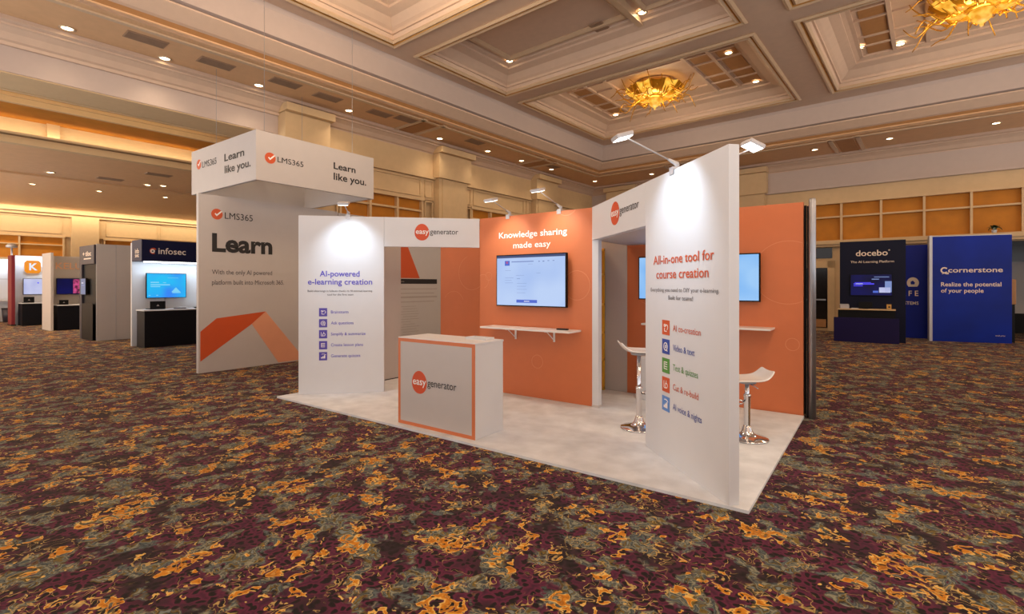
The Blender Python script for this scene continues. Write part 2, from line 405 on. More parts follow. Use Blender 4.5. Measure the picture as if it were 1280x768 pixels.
for ci, (x0, x1) in enumerate(COLS):
    for ri, (y0, y1) in enumerate(ROWS):
        deep = 7.2
        mb = MB(); tray(mb, x0, x1, y0, y1, [(.17, 6.73), (.20, 6.80), (.24, 6.80), (.24, 6.86), (.30, 6.90), (.42, 7.02), (.60, 7.08), (.60, 7.13), (.68, 7.15), (.72, deep)], True)
        tr = mb.build('coffer', M['ceiling'], ceil)
        mb = MB(); tray(mb, x0, x1, y0, y1, [(0, CZ), (-.03, 6.67), (.02, 6.64), (.07, 6.66)], False)
        tray(mb, x0, x1, y0, y1, [(.11, 6.67), (.15, 6.65), (.19, 6.69), (.17, 6.73)], False); mb.build('molding', M['molding'], tr)
        mb = MB(); tray(mb, x0, x1, y0, y1, [(.07, 6.66), (.09, 6.69), (.11, 6.67)], False); mb.build('gold_fillet', M['gold'], tr)
        # ribs and panels on the coffer's flat
        mb = MB(); ix0, ix1, iy0, iy1 = x0+.72, x1-.72, y0+.72, y1-.72
        if ri in (0, 2):
            for fx in (.0, .14, .27, .73, .86, 1.0):
                X = ix0+(ix1-ix0)*fx; mb.box(X-.04, X+.04, iy0, iy1, deep-.05, deep)
            for fy in (0, .2, .36, .64, .8, 1.0):
                Yy = iy0+(iy1-iy0)*fy
                mb.box(ix0, ix0+(ix1-ix0)*.27, Yy-.03, Yy+.03, deep-.045, deep); mb.box(ix1-(ix1-ix0)*.27, ix1, Yy-.03, Yy+.03, deep-.045, deep)
                if fy in (0, .2, .8, 1.0): mb.box(ix0+(ix1-ix0)*.27, ix1-(ix1-ix0)*.27, Yy-.04, Yy+.04, deep-.045, deep)
            mb.build('rib', M['ceiling'], tr)
            mb = MB()
            for f in (.02, .745, .875): mb.box(ix0+(ix1-ix0)*f+.05, ix0+(ix1-ix0)*(f+.11)-.02, iy0+.1, iy1-.1, deep-.012, deep-.002)
            mb.build('tan_strip', M['tan'], tr)
        else:
            tray(mb, ix0+.1, ix1-1.35, iy0+.1, iy1-.1, [(0, deep), (0, deep-.06), (.08, deep-.07), (.14, deep-.02), (.14, deep)], False)
            tray(mb, ix1-1.05, ix1-.05, iy0+.1, iy1-.1, [(0, deep), (0, deep-.06), (.06, deep-.07), (.10, deep-.02), (.10, deep)], False)
            mb.box(ix1-1.32, ix1-1.2, y0+.5, y1-.5, deep-.16, deep)
            mb.build('rib', M['molding'], tr)
            mb = MB(); mb.box(ix0, ix1, y0+.28, y0+.62, 7.0, 7.03); mb.build('tan_strip', M['tan'], tr)

def crown(mb, ax, p, a0, a1, s):
    """stepped crown along a wall; ax 'y': wall at X=p running a0..a1 in Y, s = +1 when the room is at larger values"""
    pr = [(0, 5.40), (.05, 5.40), (.07, 5.45), (.12, 5.47), (.20, 5.56), (.30, 5.62), (.34, 5.63), (.34, 5.66), (.42, 5.68), (.42, SZ), (0, SZ)]
    A = [mb.bm.verts.new((p+s*d, a0, z) if ax == 'y' else (a0, p+s*d, z)) for d, z in pr]; B = [mb.bm.verts.new((p+s*d, a1, z) if ax == 'y' else (a1, p+s*d, z)) for d, z in pr]
    mb.bm.faces.new(A); mb.bm.faces.new(B[::-1])
    for i in range(len(pr)): j = (i+1) % len(pr); mb.bm.faces.new((A[i], B[i], B[j], A[j]))

# left wall: a solid wall beyond the opening, a lintel across the opening
wl = struct('wall_left')
mb = MB(); mb.box(XW-.3, XW, 5.65, YW, 0, 2.9); mb.box(XW-.3, XW, 5.65, YW, 4.05, SZ); mb.box(XW-.3, XW-.12, 5.65, YW, 2.9, 4.05); mb.build('plaster', M['cream'], wl)
mb = MB(); mb.box(XW-.97, XW, -9, 5.65, 4.985, SZ); mb.build('lintel', M['band'], wl)
mb = MB(); mb.box(XW-.97, XW-.02, -9, 5.65, 4.96, 4.985); mb.box(XW-1.0, XW-.94, -9, 5.65, 4.94, 5.0); mb.build('lintel_soffit', M['cream'], wl)  # cream instead of the lintel's colour imitates light on the underside
mb = MB(); crown(mb, 'y', XW, -9, YW, 1); mb.build('crown_molding', M['ceiling'], wl)
mb = MB(); mb.box(XW, XW+.06, 5.65, YW, 4.70, 5.43); mb.box(XW, XW+.10, 5.65, YW, 4.68, 4.74); mb.build('frieze', M['cream'], wl)
PIL = [(5.68, 6.64), (10.35, 11.55), (15.2, 16.4)]
for a, b in PIL:
    mb = MB(); mb.box(XW, XW+.24, a, b, 0, 4.72); mb.box(XW, XW+.27, a+.12, b-.12, 0, 4.70); mb.box(XW, XW+.34, a-.08, b+.08, 4.72, 5.45); mb.box(XW, XW+.5, a-.12, b+.12, 5.45, 5.62); mb.build('pilaster', M['cream'], wl)
def bay(parent, ax, p, s, a0, a1, zl, zt, zh, zc, step):
    """one window-like bay: amber cloth behind mullions, moulded cream panels above; p = wall face, s points into the room"""
    P = lambda mb, u0, u1, d0, d1, z0, z1: mb.box(min(p+s*d0, p+s*d1), max(p+s*d0, p+s*d1), u0, u1, z0, z1) if ax == 'y' else mb.box(u0, u1, min(p+s*d0, p+s*d1), max(p+s*d0, p+s*d1), z0, z1)
    mb = MB(); P(mb, a0, a1, -.12, -.10, zl, zh); mb.build('amber_cloth', M['amber'], parent)
    mb = MB(); n = max(1, round((a1-a0)/step))
    for i in range(n+1):
        u = a0+(a1-a0)*i/n; P(mb, u-.03, u+.03, -.10, .02, zl, zh)
    P(mb, a0, a1, -.10, .0, zt-.025, zt+.025); P(mb, a0-.05, a1+.05, -.1, .05, zh-.02, zh+.06); P(mb, a0-.05, a1+.05, -.1, .06, zl-.05, zl+.03)
    mb.build('mullion_grid', M['cream'], parent)
    if zc:
        mb = MB(); n2 = max(1, round((a1-a0)/(2.2)))
        for i in range(n2):
            u0 = a0+(a1-a0)*i/n2+.06; u1 = a0+(a1-a0)*(i+1)/n2-.06
            for (q0, q1, r0, r1) in ((u0, u1, zc[0], zc[0]+.04), (u0, u1, zc[1]-.04, zc[1]), (u0, u0+.04, zc[0], zc[1]), (u1-.04, u1, zc[0], zc[1])): P(mb, q0, q1, 0, .035, r0, r1)
        mb.build('panel_molding', M['cream'], parent)
bay(wl, 'y', XW, 1, 7.2, 9.9, 2.9, 3.70, 4.02, (4.12, 4.64), .9)
bay(wl, 'y', XW, 1, 12.0, 14.8, 2.9, 3.70, 4.02, (4.12, 4.64), .9)
bay(wl, 'y', XW, 1, 16.9, 19.3, 2.9, 3.70, 4.02, (4.12, 4.64), .9)
mb = MB()
for a0, a1 in ((6.72, 7.12), (9.98, 10.30), (11.62, 11.94), (14.88, 15.14)):
    for z0, z1 in ((4.12, 4.64), (3.0, 4.02)):
        for (q0, q1, r0, r1) in ((a0, a1, z0, z0+.035), (a0, a1, z1-.035, z1), (a0, a0+.035, z0, z1), (a1-.035, a1, z0, z1)): mb.box(XW, XW+.035, q0, q1, r0, r1)
mb.build('panel_molding', M['cream'], wl)

# right wall with the long amber band, a ledge, a service door and an alcove
wr = struct('wall_right')
mb = MB(); mb.box(XW, 1.5, YW, YW+.3, 0, 2.95); mb.box(4.6, 14, YW, YW+.3, 0, 2.95); mb.box(1.5, 4.6, YW, YW+.3, 2.74, 2.95)
mb.box(XW, 14, YW, YW+.3, 4.23, SZ); mb.box(XW, 14, YW+.12, YW+.3, 2.95, 4.23); mb.build('plaster', M['cream'], wr)
mb = MB(); crown(mb, 'x', YW, XW, 14, -1); mb.build('crown_molding', M['ceiling'], wr)
mb = MB(); mb.box(XW, 14, YW-.06, YW, 4.74, 5.43); mb.box(XW, 14, YW-.12, YW, 4.70, 4.78); mb.build('frieze', M['band'], wr)
for a, b in ((-5.65, -4.5), (-10.6, -9.4)):
    mb = MB(); mb.box(a, b, YW-.24, YW, 0, 4.72); mb.box(a-.08, b+.08, YW-.34, YW, 4.72, 5.45); mb.box(a-.12, b+.12, YW-.5, YW, 5.45, 5.62); mb.build('pilaster', M['cream'], wr)
bay(wr, 'x', YW, -1, -4.35, 11.4, 2.95, 3.75, 4.2, None, 1.05)
bay(wr, 'x', YW, -1, -9.2, -5.8, 2.95, 3.75, 4.2, None, 1.05)
mb = MB(); mb.box(XW, 14, YW-.30, YW, 2.84, 2.95); mb.box(XW, 14, YW-.22, YW, 2.76, 2.84); mb.build('ledge', M['cream'], wr)
mb = MB(); mb.box(1.5, 4.6, 22.6, 22.7, 0, 2.8); mb.box(1.45, 1.5, YW+.3, 22.7, 0, 2.8); mb.box(4.6, 4.65, YW+.3, 22.7, 0, 2.8); mb.box(1.45, 4.65, YW+.3, 22.7, 2.74, 2.8); mb.build('alcove', M['bronzeglass'], wr)
dr = struct('door_1'); 
mb = MB(); mb.box(-3.35, -2.62, YW-.05, YW-.01, .1, 2.08); mb.build('door_leaf', M['bronzeglass'], dr)
mb = MB(); mb.box(-3.55, -3.35, YW-.1, YW, 0, 2.3); mb.box(-2.62, -2.42, YW-.1, YW, 0, 2.3); mb.box(-3.55, -2.42, YW-.1, YW, 2.08, 2.3); mb.build('door_frame', M['cream'], dr)
mb = MB(); mb.box(-3.3, -2.67, YW-.09, YW-.05, 1.0, 1.05); mb.build('push_bar', M['alu'], dr)
mb = MB(); mb.box(-3.3, -2.67, YW-.055, YW-.05, .12, .38); mb.build('kick_plate', M['tan'], dr)
mb = MB(); mb.box(-3.15, -2.5, YW-.03, YW+.0, 2.4, 2.74); mb.build('transom_grille', M['bronzeglass'], dr)

# the neighbouring hall beyond the opening on the left
hc = struct('ceiling')
mb = MB(); mb.box(-19.0, -15.0, -9, 14, 4.55, 4.72); mb.box(-19.12, -18.95, -9, 14, 4.50, 5.05); mb.box(-15.2, -11.9, 5.65, 14, 4.55, 4.72); mb.box(-32, -19.0, -9, 14, 5.0, 5.1); mb.build('soffit', M['soffit'], hc)
mb = MB(); mb.box(-15.05, -14.86, -9, 5.65, 4.50, 4.60); mb.box(-15.05, -14.92, -9, 5.65, 4.60, 4.66); mb.box(-15.05, -14.8, -9, 5.65, 4.68, 4.72); mb.build('cove_molding', M['cream'], hc)
mb = MB(); mb.box(-15.4, -15.2, -9, 5.65, 4.60, 5.12)
for b in (2.13, 8.0, -2.0): mb.box(-15.2, -15.1, b, b+.22, 4.66, 5.10)
mb.build('cove_back', M['cream'], hc)
mb = MB(); mb.box(-15.4, -13.97, -9, 5.65, 5.09, 5.14); mb.build('amber_soffit', M['amber'], hc)
mb = MB(); mb.box(-13.97, -13.87, -9, 5.65, 5.09, 5.55); mb.box(-13.97, -13.82, -9, 5.65, 5.20, 5.26); mb.box(-13.97, -13.78, -9, 5.65, 5.42, 5.5); mb.build('cove_fascia', M['cream'], hc)
mb = MB(); mb.box(-14, -11.9, -9, 5.65, 5.55, 5.62); mb.box(-15.4, -11.9, 5.65, 5.8, 4.6, 5.6); mb.build('cove_top', M['amber'], hc)
area(hc, (-14.95, -1.0, 4.76), (-.75, 0, .5), 30, (1, .84, .56), 12.5, .08, 'cove_light')
area(hc, (-13.0, -1.0, 5.05), (-.9, 0, .35), 26, (1, .74, .38), 12.5, .1, 'cove_light')
wf = struct('wall_far')
mb = MB(); mb.box(-31.3, -31, -9, 14, 0, 2.7); mb.box(-31.3, -31, -9, 14, 3.75, 5.05); mb.box(-31.3, -31.12, -9, 14, 2.7, 3.75); mb.build('plaster', M['cream'], wf)
mb = MB(); mb.box(-31, -30.7, -9, 14, 4.8, 5.0); mb.box(-31, -30.85, -9, 14, 4.68, 4.8); mb.build('crown_molding', M['cream'], wf)
for a, b in ((5.2, 6.2), (-.8, .2)):
    mb = MB(); mb.box(-31, -30.75, a, b, 0, 4.7); mb.build('pilaster', M['cream'], wf)
area(wf, (-30.2, 2.5, 4.95), (-.55, 0, -1), 260, (1, .80, .52), 22, .15, 'wall_wash_light')
for a0, a1 in ((.5, 4.95), (6.45, 11.0), (-6, -1.1)): bay(wf, 'y', -31, 1, a0, a1, 2.7, 3.35, 3.72, (3.88, 4.62), 1.5)
ws = struct('wall_end'); MB().box(-31, -11.9, 14, 14.2, 0, 5.1).build('plaster', M['cream'], ws)

# ------------------------------------------------------------------ ceiling fittings
dl0 = thing('downlight', 'recessed downlight in the left soffit, first along the row', 'downlight', rp(-11.0, 1.8, SZ), RZ, 'recessed downlights')
MB().lathe([(.11, 0), (.115, -.012), (.085, -.016), (.075, .0)], 20).build('trim_ring', M['molding'], dl0, True)
MB().lathe([(0, -.008), (.045, -.012), (.078, -.004)], 20).build('lens', M['downlight'], dl0, True)
DLW = 30
def dl(a, b, z, label, energy=DLW):
    o = dup(dl0, rp(a, b, z), RZ, label); spot(o, (0, 0, -.03), (0, 0, -1), energy, WARM, 120, 1.0, .07)
    return o
spot(dl0, (0, 0, -.03), (0, 0, -1), DLW, WARM, 120, 1.0, .07)
ords = ['second', 'third', 'fourth', 'fifth', 'sixth', 'seventh', 'eighth', 'ninth']
for k, (a, b) in enumerate([(-11.05, 3.2), (-11.0, 4.9), (-10.9, 7.0), (-10.95, 10.0), (-10.8, 11.9), (-10.75, 13.55), (-10.7, 15.25), (-10.55, 18.1)]):
    dl(a, b, SZ, 'recessed downlight in the left soffit, %s along the row' % ords[k])
for k, (a, b) in enumerate([(-8.2, 18.3), (-2.8, 18.27), (-.92, 18.27), (1.32, 18.3)]):
    dl(a, b, SZ, ['recessed downlight in the rear soffit closest to the room corner', 'recessed downlight in the rear soffit above the tall white panel\'s right lamp', 'recessed downlight in the rear soffit, middle of the three on the right', 'recessed downlight in the rear soffit nearest the photo\'s right edge'][k])
for a, b, l in [(-7.96, 12.4, 'coffer downlight left of the chandelier, the nearer one'), (-8.07, 15.2, 'coffer downlight left of the chandelier, the farther one near the coffer corner'),
                (-3.75, 15.2, 'coffer downlight right of the chandelier, the farther one near the beam'), (-3.8, 12.9, 'coffer downlight right of the chandelier, half hidden at the near edge of the coffer'),
                (-8.2, 9.85, 'bright downlight at the left end of the plain middle coffer'), (-4.62, 9.85, 'bright downlight in the plain middle coffer beside a square dark vent'),
                (-3.9, 9.3, 'downlight beside the long slotted grille at the middle coffer\'s right end'), (-1.32, 12.2, 'large downlight near the top of the photo in the right coffer'),
                (-1.28, 14.6, 'downlight in the right coffer below the larger one, near the coffer corner'), (-.55, 15.0, 'small downlight in the right coffer along its lower rib')]:
    dl(a, b, 7.17, l, 30)
for k, (a, b, z) in enumerate([(-18.3, 2.65, 4.55), (-20.7, 2.6, 5.0), (-23.9, 3.0, 5.0), (-18.3, 4.85, 4.55), (-18.1, 5.2, 4.55), (-21.6, 4.75, 5.0), (-23.8, 4.8, 5.0), (-23.4, 6.8, 5.0)]):
    dl(a, b, z, 'next hall ceiling downlight, ' + ['first from the left under the lit cove', 'high one at the photo\'s left edge', 'lower one at the photo\'s left edge', 'left one of the close pair', 'right one of the close pair', 'middle one above the white K booth', 'one above the tall navy sign tower', 'one above the navy booth header'][k], 170)
va = thing('air_vent', 'dark rectangular air vent in the left soffit, nearest the photo\'s left edge', 'vent', rp(-10.45, 2.75, SZ), RZ, 'ceiling air vents')
MB().box(-.16, .16, -.30, .30, -.012, 0).build('frame', M['vent'], va)
mb = MB()
for k in range(9): mb.box(-.14+.031*k, -.122+.031*k, -.28, .28, -.018, -.010)
mb.build('slat', M['ventdark'], va)
for a, b, l in ((-10.55, 3.9, 'faint vent in the left soffit beside the second downlight'), (-10.45, 5.2, 'vent in the left soffit left of the hanging cable'), (-10.5, 6.2, 'vent in the left soffit right of the hanging cable'),
                (-10.5, 7.6, 'vent in the left soffit just right of the fourth downlight'), (-10.35, 8.3, 'vent in the left soffit above the white hanging sign\'s right end'), (-10.4, 14.9, 'dark vent in the left soffit near the room corner'), (-10.4, 10.9, 'vent in the left soffit between the fifth and sixth downlights')):
    dup(va, rp(a, b, SZ), RZ, l)
dup(va, rp(-5.6, 9.9, 7.17), RZ, 'square dark vent in the plain middle coffer beside its right downlight')
for a, b, l in ((-18.1, 3.9, 'vent in the next hall\'s soffit under the lit cove'), (-16.4, 4.6, 'vent in the next hall\'s soffit nearest the hanging sign')): dup(va, rp(a, b, 4.55), RZ, l)
gr = thing('air_grille', 'long slotted air grille at the middle coffer\'s right end', 'vent', rp(-3.3, 9.0, 7.15), RZ)
MB().box(-.13, .13, -1.3, 1.3, -.02, .03).build('frame', M['vent'], gr)
mb = MB()
for k in range(30): mb.box(-.10, .10, -1.26+.085*k, -1.225+.085*k, -.032, -.018)
mb.build('slat', M['ventdark'], gr)

def chandelier(a, b, z, label, energy):
    t = thing('chandelier', label, 'chandelier', rp(a, b, z), RZ)
    MB().lathe([(0, 0), (.55, 0), (.58, -.03), (.3, -.08), (.06, -.10), (.06, -.30), (0, -.30)], 24).build('canopy', M['gold'], t, True)
    MB().lathe([(0, -.42), (.16, -.42), (.20, -.47), (.14, -.55), (.15, -.60), (.08, -.66), (.03, -.69), (.03, -.73), (0, -.76)], 16).build('finial', M['petal'], t, True)
    MB().lathe([(0, -.25), (.18, -.28), (.30, -.36), (.22, -.44), (0, -.46)], 20).build('hub', M['goldglass'], t, True)
    rnd = random.Random(3)
    for k in range(12):
        an = 2*PI*k/12; mb = MB(); rows = []
        for q in range(7):
            f = q/6; r = .20+.60*f; zz = -.38-.08*math.sin(f*PI*.9)+.20*f*f; wd = .10+.15*math.sin(f*PI*.75)
            row = []
            for h in (-1, -.5, 0, .5, 1):
                an2 = an+h*wd/r*.9
                row.append(mb.bm.verts.new((r*math.cos(an2), r*math.sin(an2), zz+.05*h*h)))
            rows.append(row)
        for p, q in zip(rows, rows[1:]):
            for h in range(4): mb.bm.faces.new((p[h], p[h+1], q[h+1], q[h]))
        mb.build('glass_petal', M['petal'] if k % 2 else M['goldglass'], t, True)
    for k in range(40):
        an = 2*PI*(k+rnd.random()*.6)/40; r0 = .42; ln = .58+.26*rnd.random(); pts = []
        tw = rnd.uniform(-.5, .5); lift = rnd.uniform(-.16, .40)
        for q in range(9):
            f = q/8; r = r0+ln*f; an2 = an+tw*f*f*.5
            pts.append((r*math.cos(an2), r*math.sin(an2), -.40+lift*f+.10*math.sin(f*7+k)-.16*max(0, f-.75)*4*(1 if k % 2 else -1)))
        MB().tube(pts, [.020*(1-.5*q/8) for q in range(9)], 6).build('tendril', M['goldglass'], t, True)
    for k in range(8):
        an = 2*PI*(k+.5)/8; MB().lathe([(0, .05), (.035, .03), (.045, 0), (.03, -.03), (0, -.045)], 10, (.42*math.cos(an), .42*math.sin(an), -.31)).build('bulb', M['bulb'], t, True)
    point(t, (0, 0, -.95), energy*.30, WARM, .35); point(t, (0, 0, -.20), energy*.05, WARM, .2)
    return t
chandelier(-6.0, 13.6, 7.2, 'gold glass chandelier in the coffer above the booth, seen whole', 260)
chandelier(.75, 13.2, 7.2, 'gold glass chandelier cut off by the photo\'s top right edge', 260)
# bare point lights added as fill, standing in for unseen bays' chandeliers
for (a, b) in ((-6.0, 4.4), (.8, 4.4), (7.6, 4.4), (7.6, 13.6), (.8, -1.0)):
    l = point(None, rp(a, b, 6.2), 240, WARM, .6, 'added_fill_light')
for (a, b) in ((-19.0, -4.0), (-25.0, -4.0)): point(None, rp(a, b, 3.8), 800, (1, .84, .64), .6, 'added_fill_light')  # fill added without fixtures to brighten the next hall

# ------------------------------------------------------------------ the orange and white stand
cp = thing('stand_carpet', 'light grey plush carpet laid under the orange and white stand', 'carpet', (0, 0, 0))
MB().prismz([(-6.53, 3.60), (-.72, 3.60), (-.74, 6.60), (-6.53, 6.60)], .0, .022).build('plush', M['plush'], cp)
FZ = .022
def wall_panel(name, label, cat, org, ang, wd, z0, z1, th, m, edge=None):
    t = thing(name, label, cat, (org[0], org[1], 0), R(ang))
    MB().box(0, wd, 0, th, z0, z1, .004).build('panel_body', m, t)
    return t
# white panel with violet text
p = wall_panel('display_panel', 'white display panel with violet AI-powered heading, front left of the orange stand', 'display panel', (-6.40, 3.83), 45, 1.128, FZ, 2.45, .08, M['white'])
text('AI-powered', p, M['violet'], .276, .801, 1.622, .078, .012); text('e-learning creation', p, M['violet'], .123, .969, 1.512, .078, .012)
text('Build elearnings in fullauto thanks to AI-assisted learning', p, M['greyink'], .119, .969, 1.412, .026); text('tool for the firm team', p, M['greyink'], .375, .721, 1.362, .026)
for k, (s, u1) in enumerate((('Brainstorm', .654), ('Ask questions', .721), ('Simplify & summarize', .881), ('Create lesson plans', .848), ('Generate quizzes', .811))):
    zt = 1.191-.150*k; icon_tile(p, M['violet_tile'], .267, .373, zt-.113, zt, (0, 1, 2, 3, 4)[k]); text(s, p, M['violet'], .423, u1, zt-.074, .040)
h = wall_panel('header_panel', 'white header panel with red disc logo, between violet-text panel and orange wall', 'header panel', (-6.40+1.13*math.cos(R(45)), 3.83+1.13*math.sin(R(45))), 45, 1.325, 2.04, 2.45, .08, M['white'])
easy_logo(h, 1.546-1.13, 1.747-1.13, 2.247, .117, 2.152-1.13)
# orange wall with the screen
p = wall_panel('display_panel', 'orange wall panel with white Knowledge sharing heading behind the counter', 'display panel', (-4.66, 5.57), 0, 1.79, FZ, 2.45, .08, M['orange'])
text('Knowledge sharing', p, M['whiteink'], .348, 1.431, 2.148, .082, .014); text('made easy', p, M['whiteink'], .591, 1.189, 2.003, .080, .014)
def ring(parent, u, z, r, wd=.012, a0=0.0, a1=2*PI): return MB().ring(u, z, r-wd, r, -.002, .001, 40, a0, a1).build('circle_graphic', M['orange_light'], parent)
ring(p, 1.567, 1.50, .19, .008, PI*.5-1.1, PI*.5+1.1) if 0 else ring(p, 1.567, 1.50, .187, .008)
ring(p, .165, 1.63, .06, .008); ring(p, .06, 1.56, .10, .008, -1.3, 2.2); ring(p, 1.42, 2.55, .17, .008, PI+.65, 2*PI-.65); ring(p, .98, .50, .09, .008)
# diagonal white wall on the right
DA = -43.9; dv = (math.cos(R(DA)), math.sin(R(DA)))
p = wall_panel('display_panel', 'tall white display panel with orange All-in-one heading, nearest the camera', 'display panel', (-2.87+1.512*dv[0], 5.55+1.512*dv[1]), DA, 1.30, FZ, 2.45, .078, M['white'])
o_ = 1.512
text('All-in-one tool for', p, M['rust'], 1.684-o_, 2.643-o_, 1.682, .076, .010); text('course creation', p, M['rust'], 1.741-o_, 2.572-o_, 1.558, .076, .010)
text('Everything you need to DIY your e-learning.', p, M['greyink'], 1.633-o_, 2.705-o_, 1.447, .032); text('Built for teams!', p, M['greyink'], 1.965-o_, 2.357-o_, 1.382, .034)
for k, (s, u1, mm, tm, ic) in enumerate((('AI co-creation', 2.467, 'rust', 'rust', 0), ('Video & text', 2.380, 'blue_tile', 'blue_tile', 1), ('Test & quizzes', 2.428, 'green_tile', 'green_tile', 3), ('Cut & re-build', 2.435, 'rust', 'rust', 2), ('AI voice & nights', 2.480, 'sky_tile', 'blue_tile', 4))):
    zt = 1.207-.1605*k; icon_tile(p, M[mm], 1.85-o_, 1.982-o_, zt-.124, zt, ic); text(s, p, M[tm], 2.043-o_, u1-o_, zt-.080, .050)
h = wall_panel('header_panel', 'white header panel with red disc logo over the right doorway', 'header panel', (-2.87, 5.55), DA, 1.510, 2.05, 2.45, .078, M['white'])
easy_logo(h, .636, .879, 2.270, .125, 1.372)
pt = thing('wall_post', 'narrow white wall post at the right edge of the orange screen wall', 'post', (-2.87, 5.55, 0), R(0))
MB().box(.0, .085, -.0, .09, FZ, 2.05, .004).build('post_body', M['white'], pt); MB().box(-.002, .09, -.004, .095, FZ, .05).build('foot', M['greywhite'], pt)
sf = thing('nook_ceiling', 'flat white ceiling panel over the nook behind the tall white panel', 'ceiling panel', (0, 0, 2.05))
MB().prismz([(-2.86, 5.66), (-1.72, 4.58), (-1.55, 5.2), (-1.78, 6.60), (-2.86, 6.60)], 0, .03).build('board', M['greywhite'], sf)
# back walls
def back(u0, u1, name, label, m):
    return wall_panel(name, label, 'display panel', (-6.46+u0, 6.62), 0, u1-u0, 0, 2.45, .06, m)
p = back(0, 1.80, 'display_panel', 'orange back wall panel behind the left doorway', M['orange'])
ring(p, .74, 1.72, .30, .008, 1.9, 5.4); ring(p, 1.0, 1.50, .05, .006); ring(p, .32, 1.15, .25, .006, .4, 2.6)
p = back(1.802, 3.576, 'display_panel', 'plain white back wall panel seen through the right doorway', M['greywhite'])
p = back(3.578, 5.71, 'display_panel', 'orange back wall panel with twin screens behind the tall white panel', M['orange'])
ring(p, 5.55-3.578, 1.65, .37, .008, 1.15, 5.13); ring(p, 5.60-3.578, .82, .075, .008); ring(p, .1, 1.0, .3, .006, -1, 1.2)
for (x, lab) in ((-4.66, 'white side wall of the storage closet, hidden behind the orange screen wall'),):
    t = thing('closet_wall', lab, 'wall panel', (x, 5.66, 0), R(90)); MB().box(0, .95, 0, .05, FZ, 2.45, .003).build('panel_body', M['white'], t)
t = thing('closet_header', 'white header over the storage closet doorway behind the post', 'header panel', (-2.87, 5.66, 0), R(90)); MB().box(0, .95, 0, .05, 2.09, 2.45, .003).build('panel_body', M['white'], t)
t = thing('side_panel', 'white side panel toned grey for shade, just inside the left doorway of the stand', 'wall panel', (-6.27, 4.15, 0), R(90)); MB().box(0, 1.37, 0, .05, FZ, 2.40, .003).build('panel_body', M['greywhite'], t); MB().box(0, 1.37, -.006, 0, FZ, .035).build('base_strip', M['ink'], t)  # grey-white colour carries the shade on this unlit white panel
bk = thing('back_frame', 'black fabric back wall of the stand behind, edge-on beside the silver corner post', 'frame', (-6.46, 6.685, 0), 0)
MB().box(.03, 5.73, .02, .06, .02, 2.42).build('black_fabric', M['black'], bk)
bp_ = thing('corner_post', 'silver aluminium corner post at the right end of the orange back wall', 'post', (-6.46, 6.685, 0), 0)
MB().lathe([(0, 0), (.036, 0), (.036, 2.46), (.028, 2.48), (0, 2.48)], 20, (5.80, -.08, 0)).build('post', M['alu'], bp_, True)
MB().box(5.745, 5.775, -.06, .02, .0, 2.40).build('post_channel', M['black'], bp_)
MB().box(-.06, .0, .015, .065, 0, 2.45).build('post', M['alu'], bk)
# counter
ct = thing('counter', 'white reception counter with orange border and red disc logo', 'counter', (-4.235, 3.694, FZ), 0)
MB().box(0, 1.085, .004, .44, 0, .905, .004).build('body', M['white'], ct)
MB().box(-.004, 1.089, 0, .445, .905, .925, .004).build('top', M['white'], ct)
mb = MB(); mb.box(0, 1.083, -.002, .004, .880, .915); mb.box(0, 1.083, -.002, .004, .0, .035); mb.box(0, .035, -.002, .004, .035, .880); mb.box(1.045, 1.083, -.002, .004, .035, .880); mb.build('orange_border', M['orange'], ct)
MB().box(.035, 1.045, -.001, .004, .035, .88).build('front_graphic', M['greywhite'], ct)
easy_logo(ct, .215, .434, .468, .119, .847)
tr = thing('tray', 'small white tray lying on the counter top at its right end', 'tray', (-3.35, 4.02, FZ+.925), 0)
mb = MB(); mb.box(-.15, .12, -.07, .07, 0, .008); mb.box(-.15, -.142, -.07, .07, .008, .022); mb.box(.112, .12, -.07, .07, .008, .022); mb.box(-.142, .112, -.07, -.062, .008, .022); mb.box(-.142, .112, .062, .07, .008, .022); mb.build('tray_body', M['white'], tr)

def television(name, label, org, ang, u0, u1, z0, z1, off, scr, group=None, parts=None):
    t = thing(name, label, 'screen', (org[0], org[1], 0), R(ang), group)
    MB().box(u0, u1, -off, -off+.045, z0, z1, .004).build('bezel', M['black'], t)
    b = .014; MB().box(u0+b, u1-b, -off-.002, -off, z0+b, z1-b).build('screen', scr, t)
    MB().box((u0+u1)/2-.18, (u0+u1)/2+.18, -off+.045, -.006, (z0+z1)/2-.12, (z0+z1)/2+.12).build('wall_bracket', M['black'], t)
    t['u'] = 0
    for q in parts or []:
        mm, a, c, d, e = q[:5]; W = u1-u0-2*b; H = z1-z0-2*b
        MB().box(u0+b+W*a, u0+b+W*c, -off-.004, -off-.002, z0+b+H*d, z0+b+H*e).build(q[5] if len(q) > 5 else 'screen_graphic', M[mm], t)
    del t['u']
    return t
ui = [('scrbar', 0, 1, .955, 1), ('scrblue', .125, .20, .80, .90), ('scrred', .145, .175, .84, .885), ('scrtext', .23, .56, .865, .885), ('scrtext', .63, .65, .86, .88), ('scrtext', .69, .715, .86, .88), ('scrtext', .76, .785, .87, .885), ('scrtext', .83, .855, .87, .885),
      ('scrtext', .13, .22, .70, .705), ('scrtext', .13, .26, .55, .555), ('scrtext', .13, .23, .50, .505), ('scrtext', .13, .25, .45, .455), ('scrtext', .30, .42, .60, .605), ('scrtext', .31, .36, .53, .54), ('scrtext', .31, .46, .44, .445), ('scrtext', .31, .45, .38, .385), ('scrtext', .31, .46, .32, .325), ('scrtext', .31, .44, .25, .255), ('scrtext', .60, .66, .64, .645), ('scrtext', .48, .55, .82, .825), ('scrblue', .305, .61, .055, .115), ('scrwhite', .42, .50, .075, .095)]
television('television', 'wall screen with a pale blue web page on the orange Knowledge wall', (-4.66, 5.57), 0, .376, 1.475, 1.222, 1.910, .10, M['scr'], None, ui)
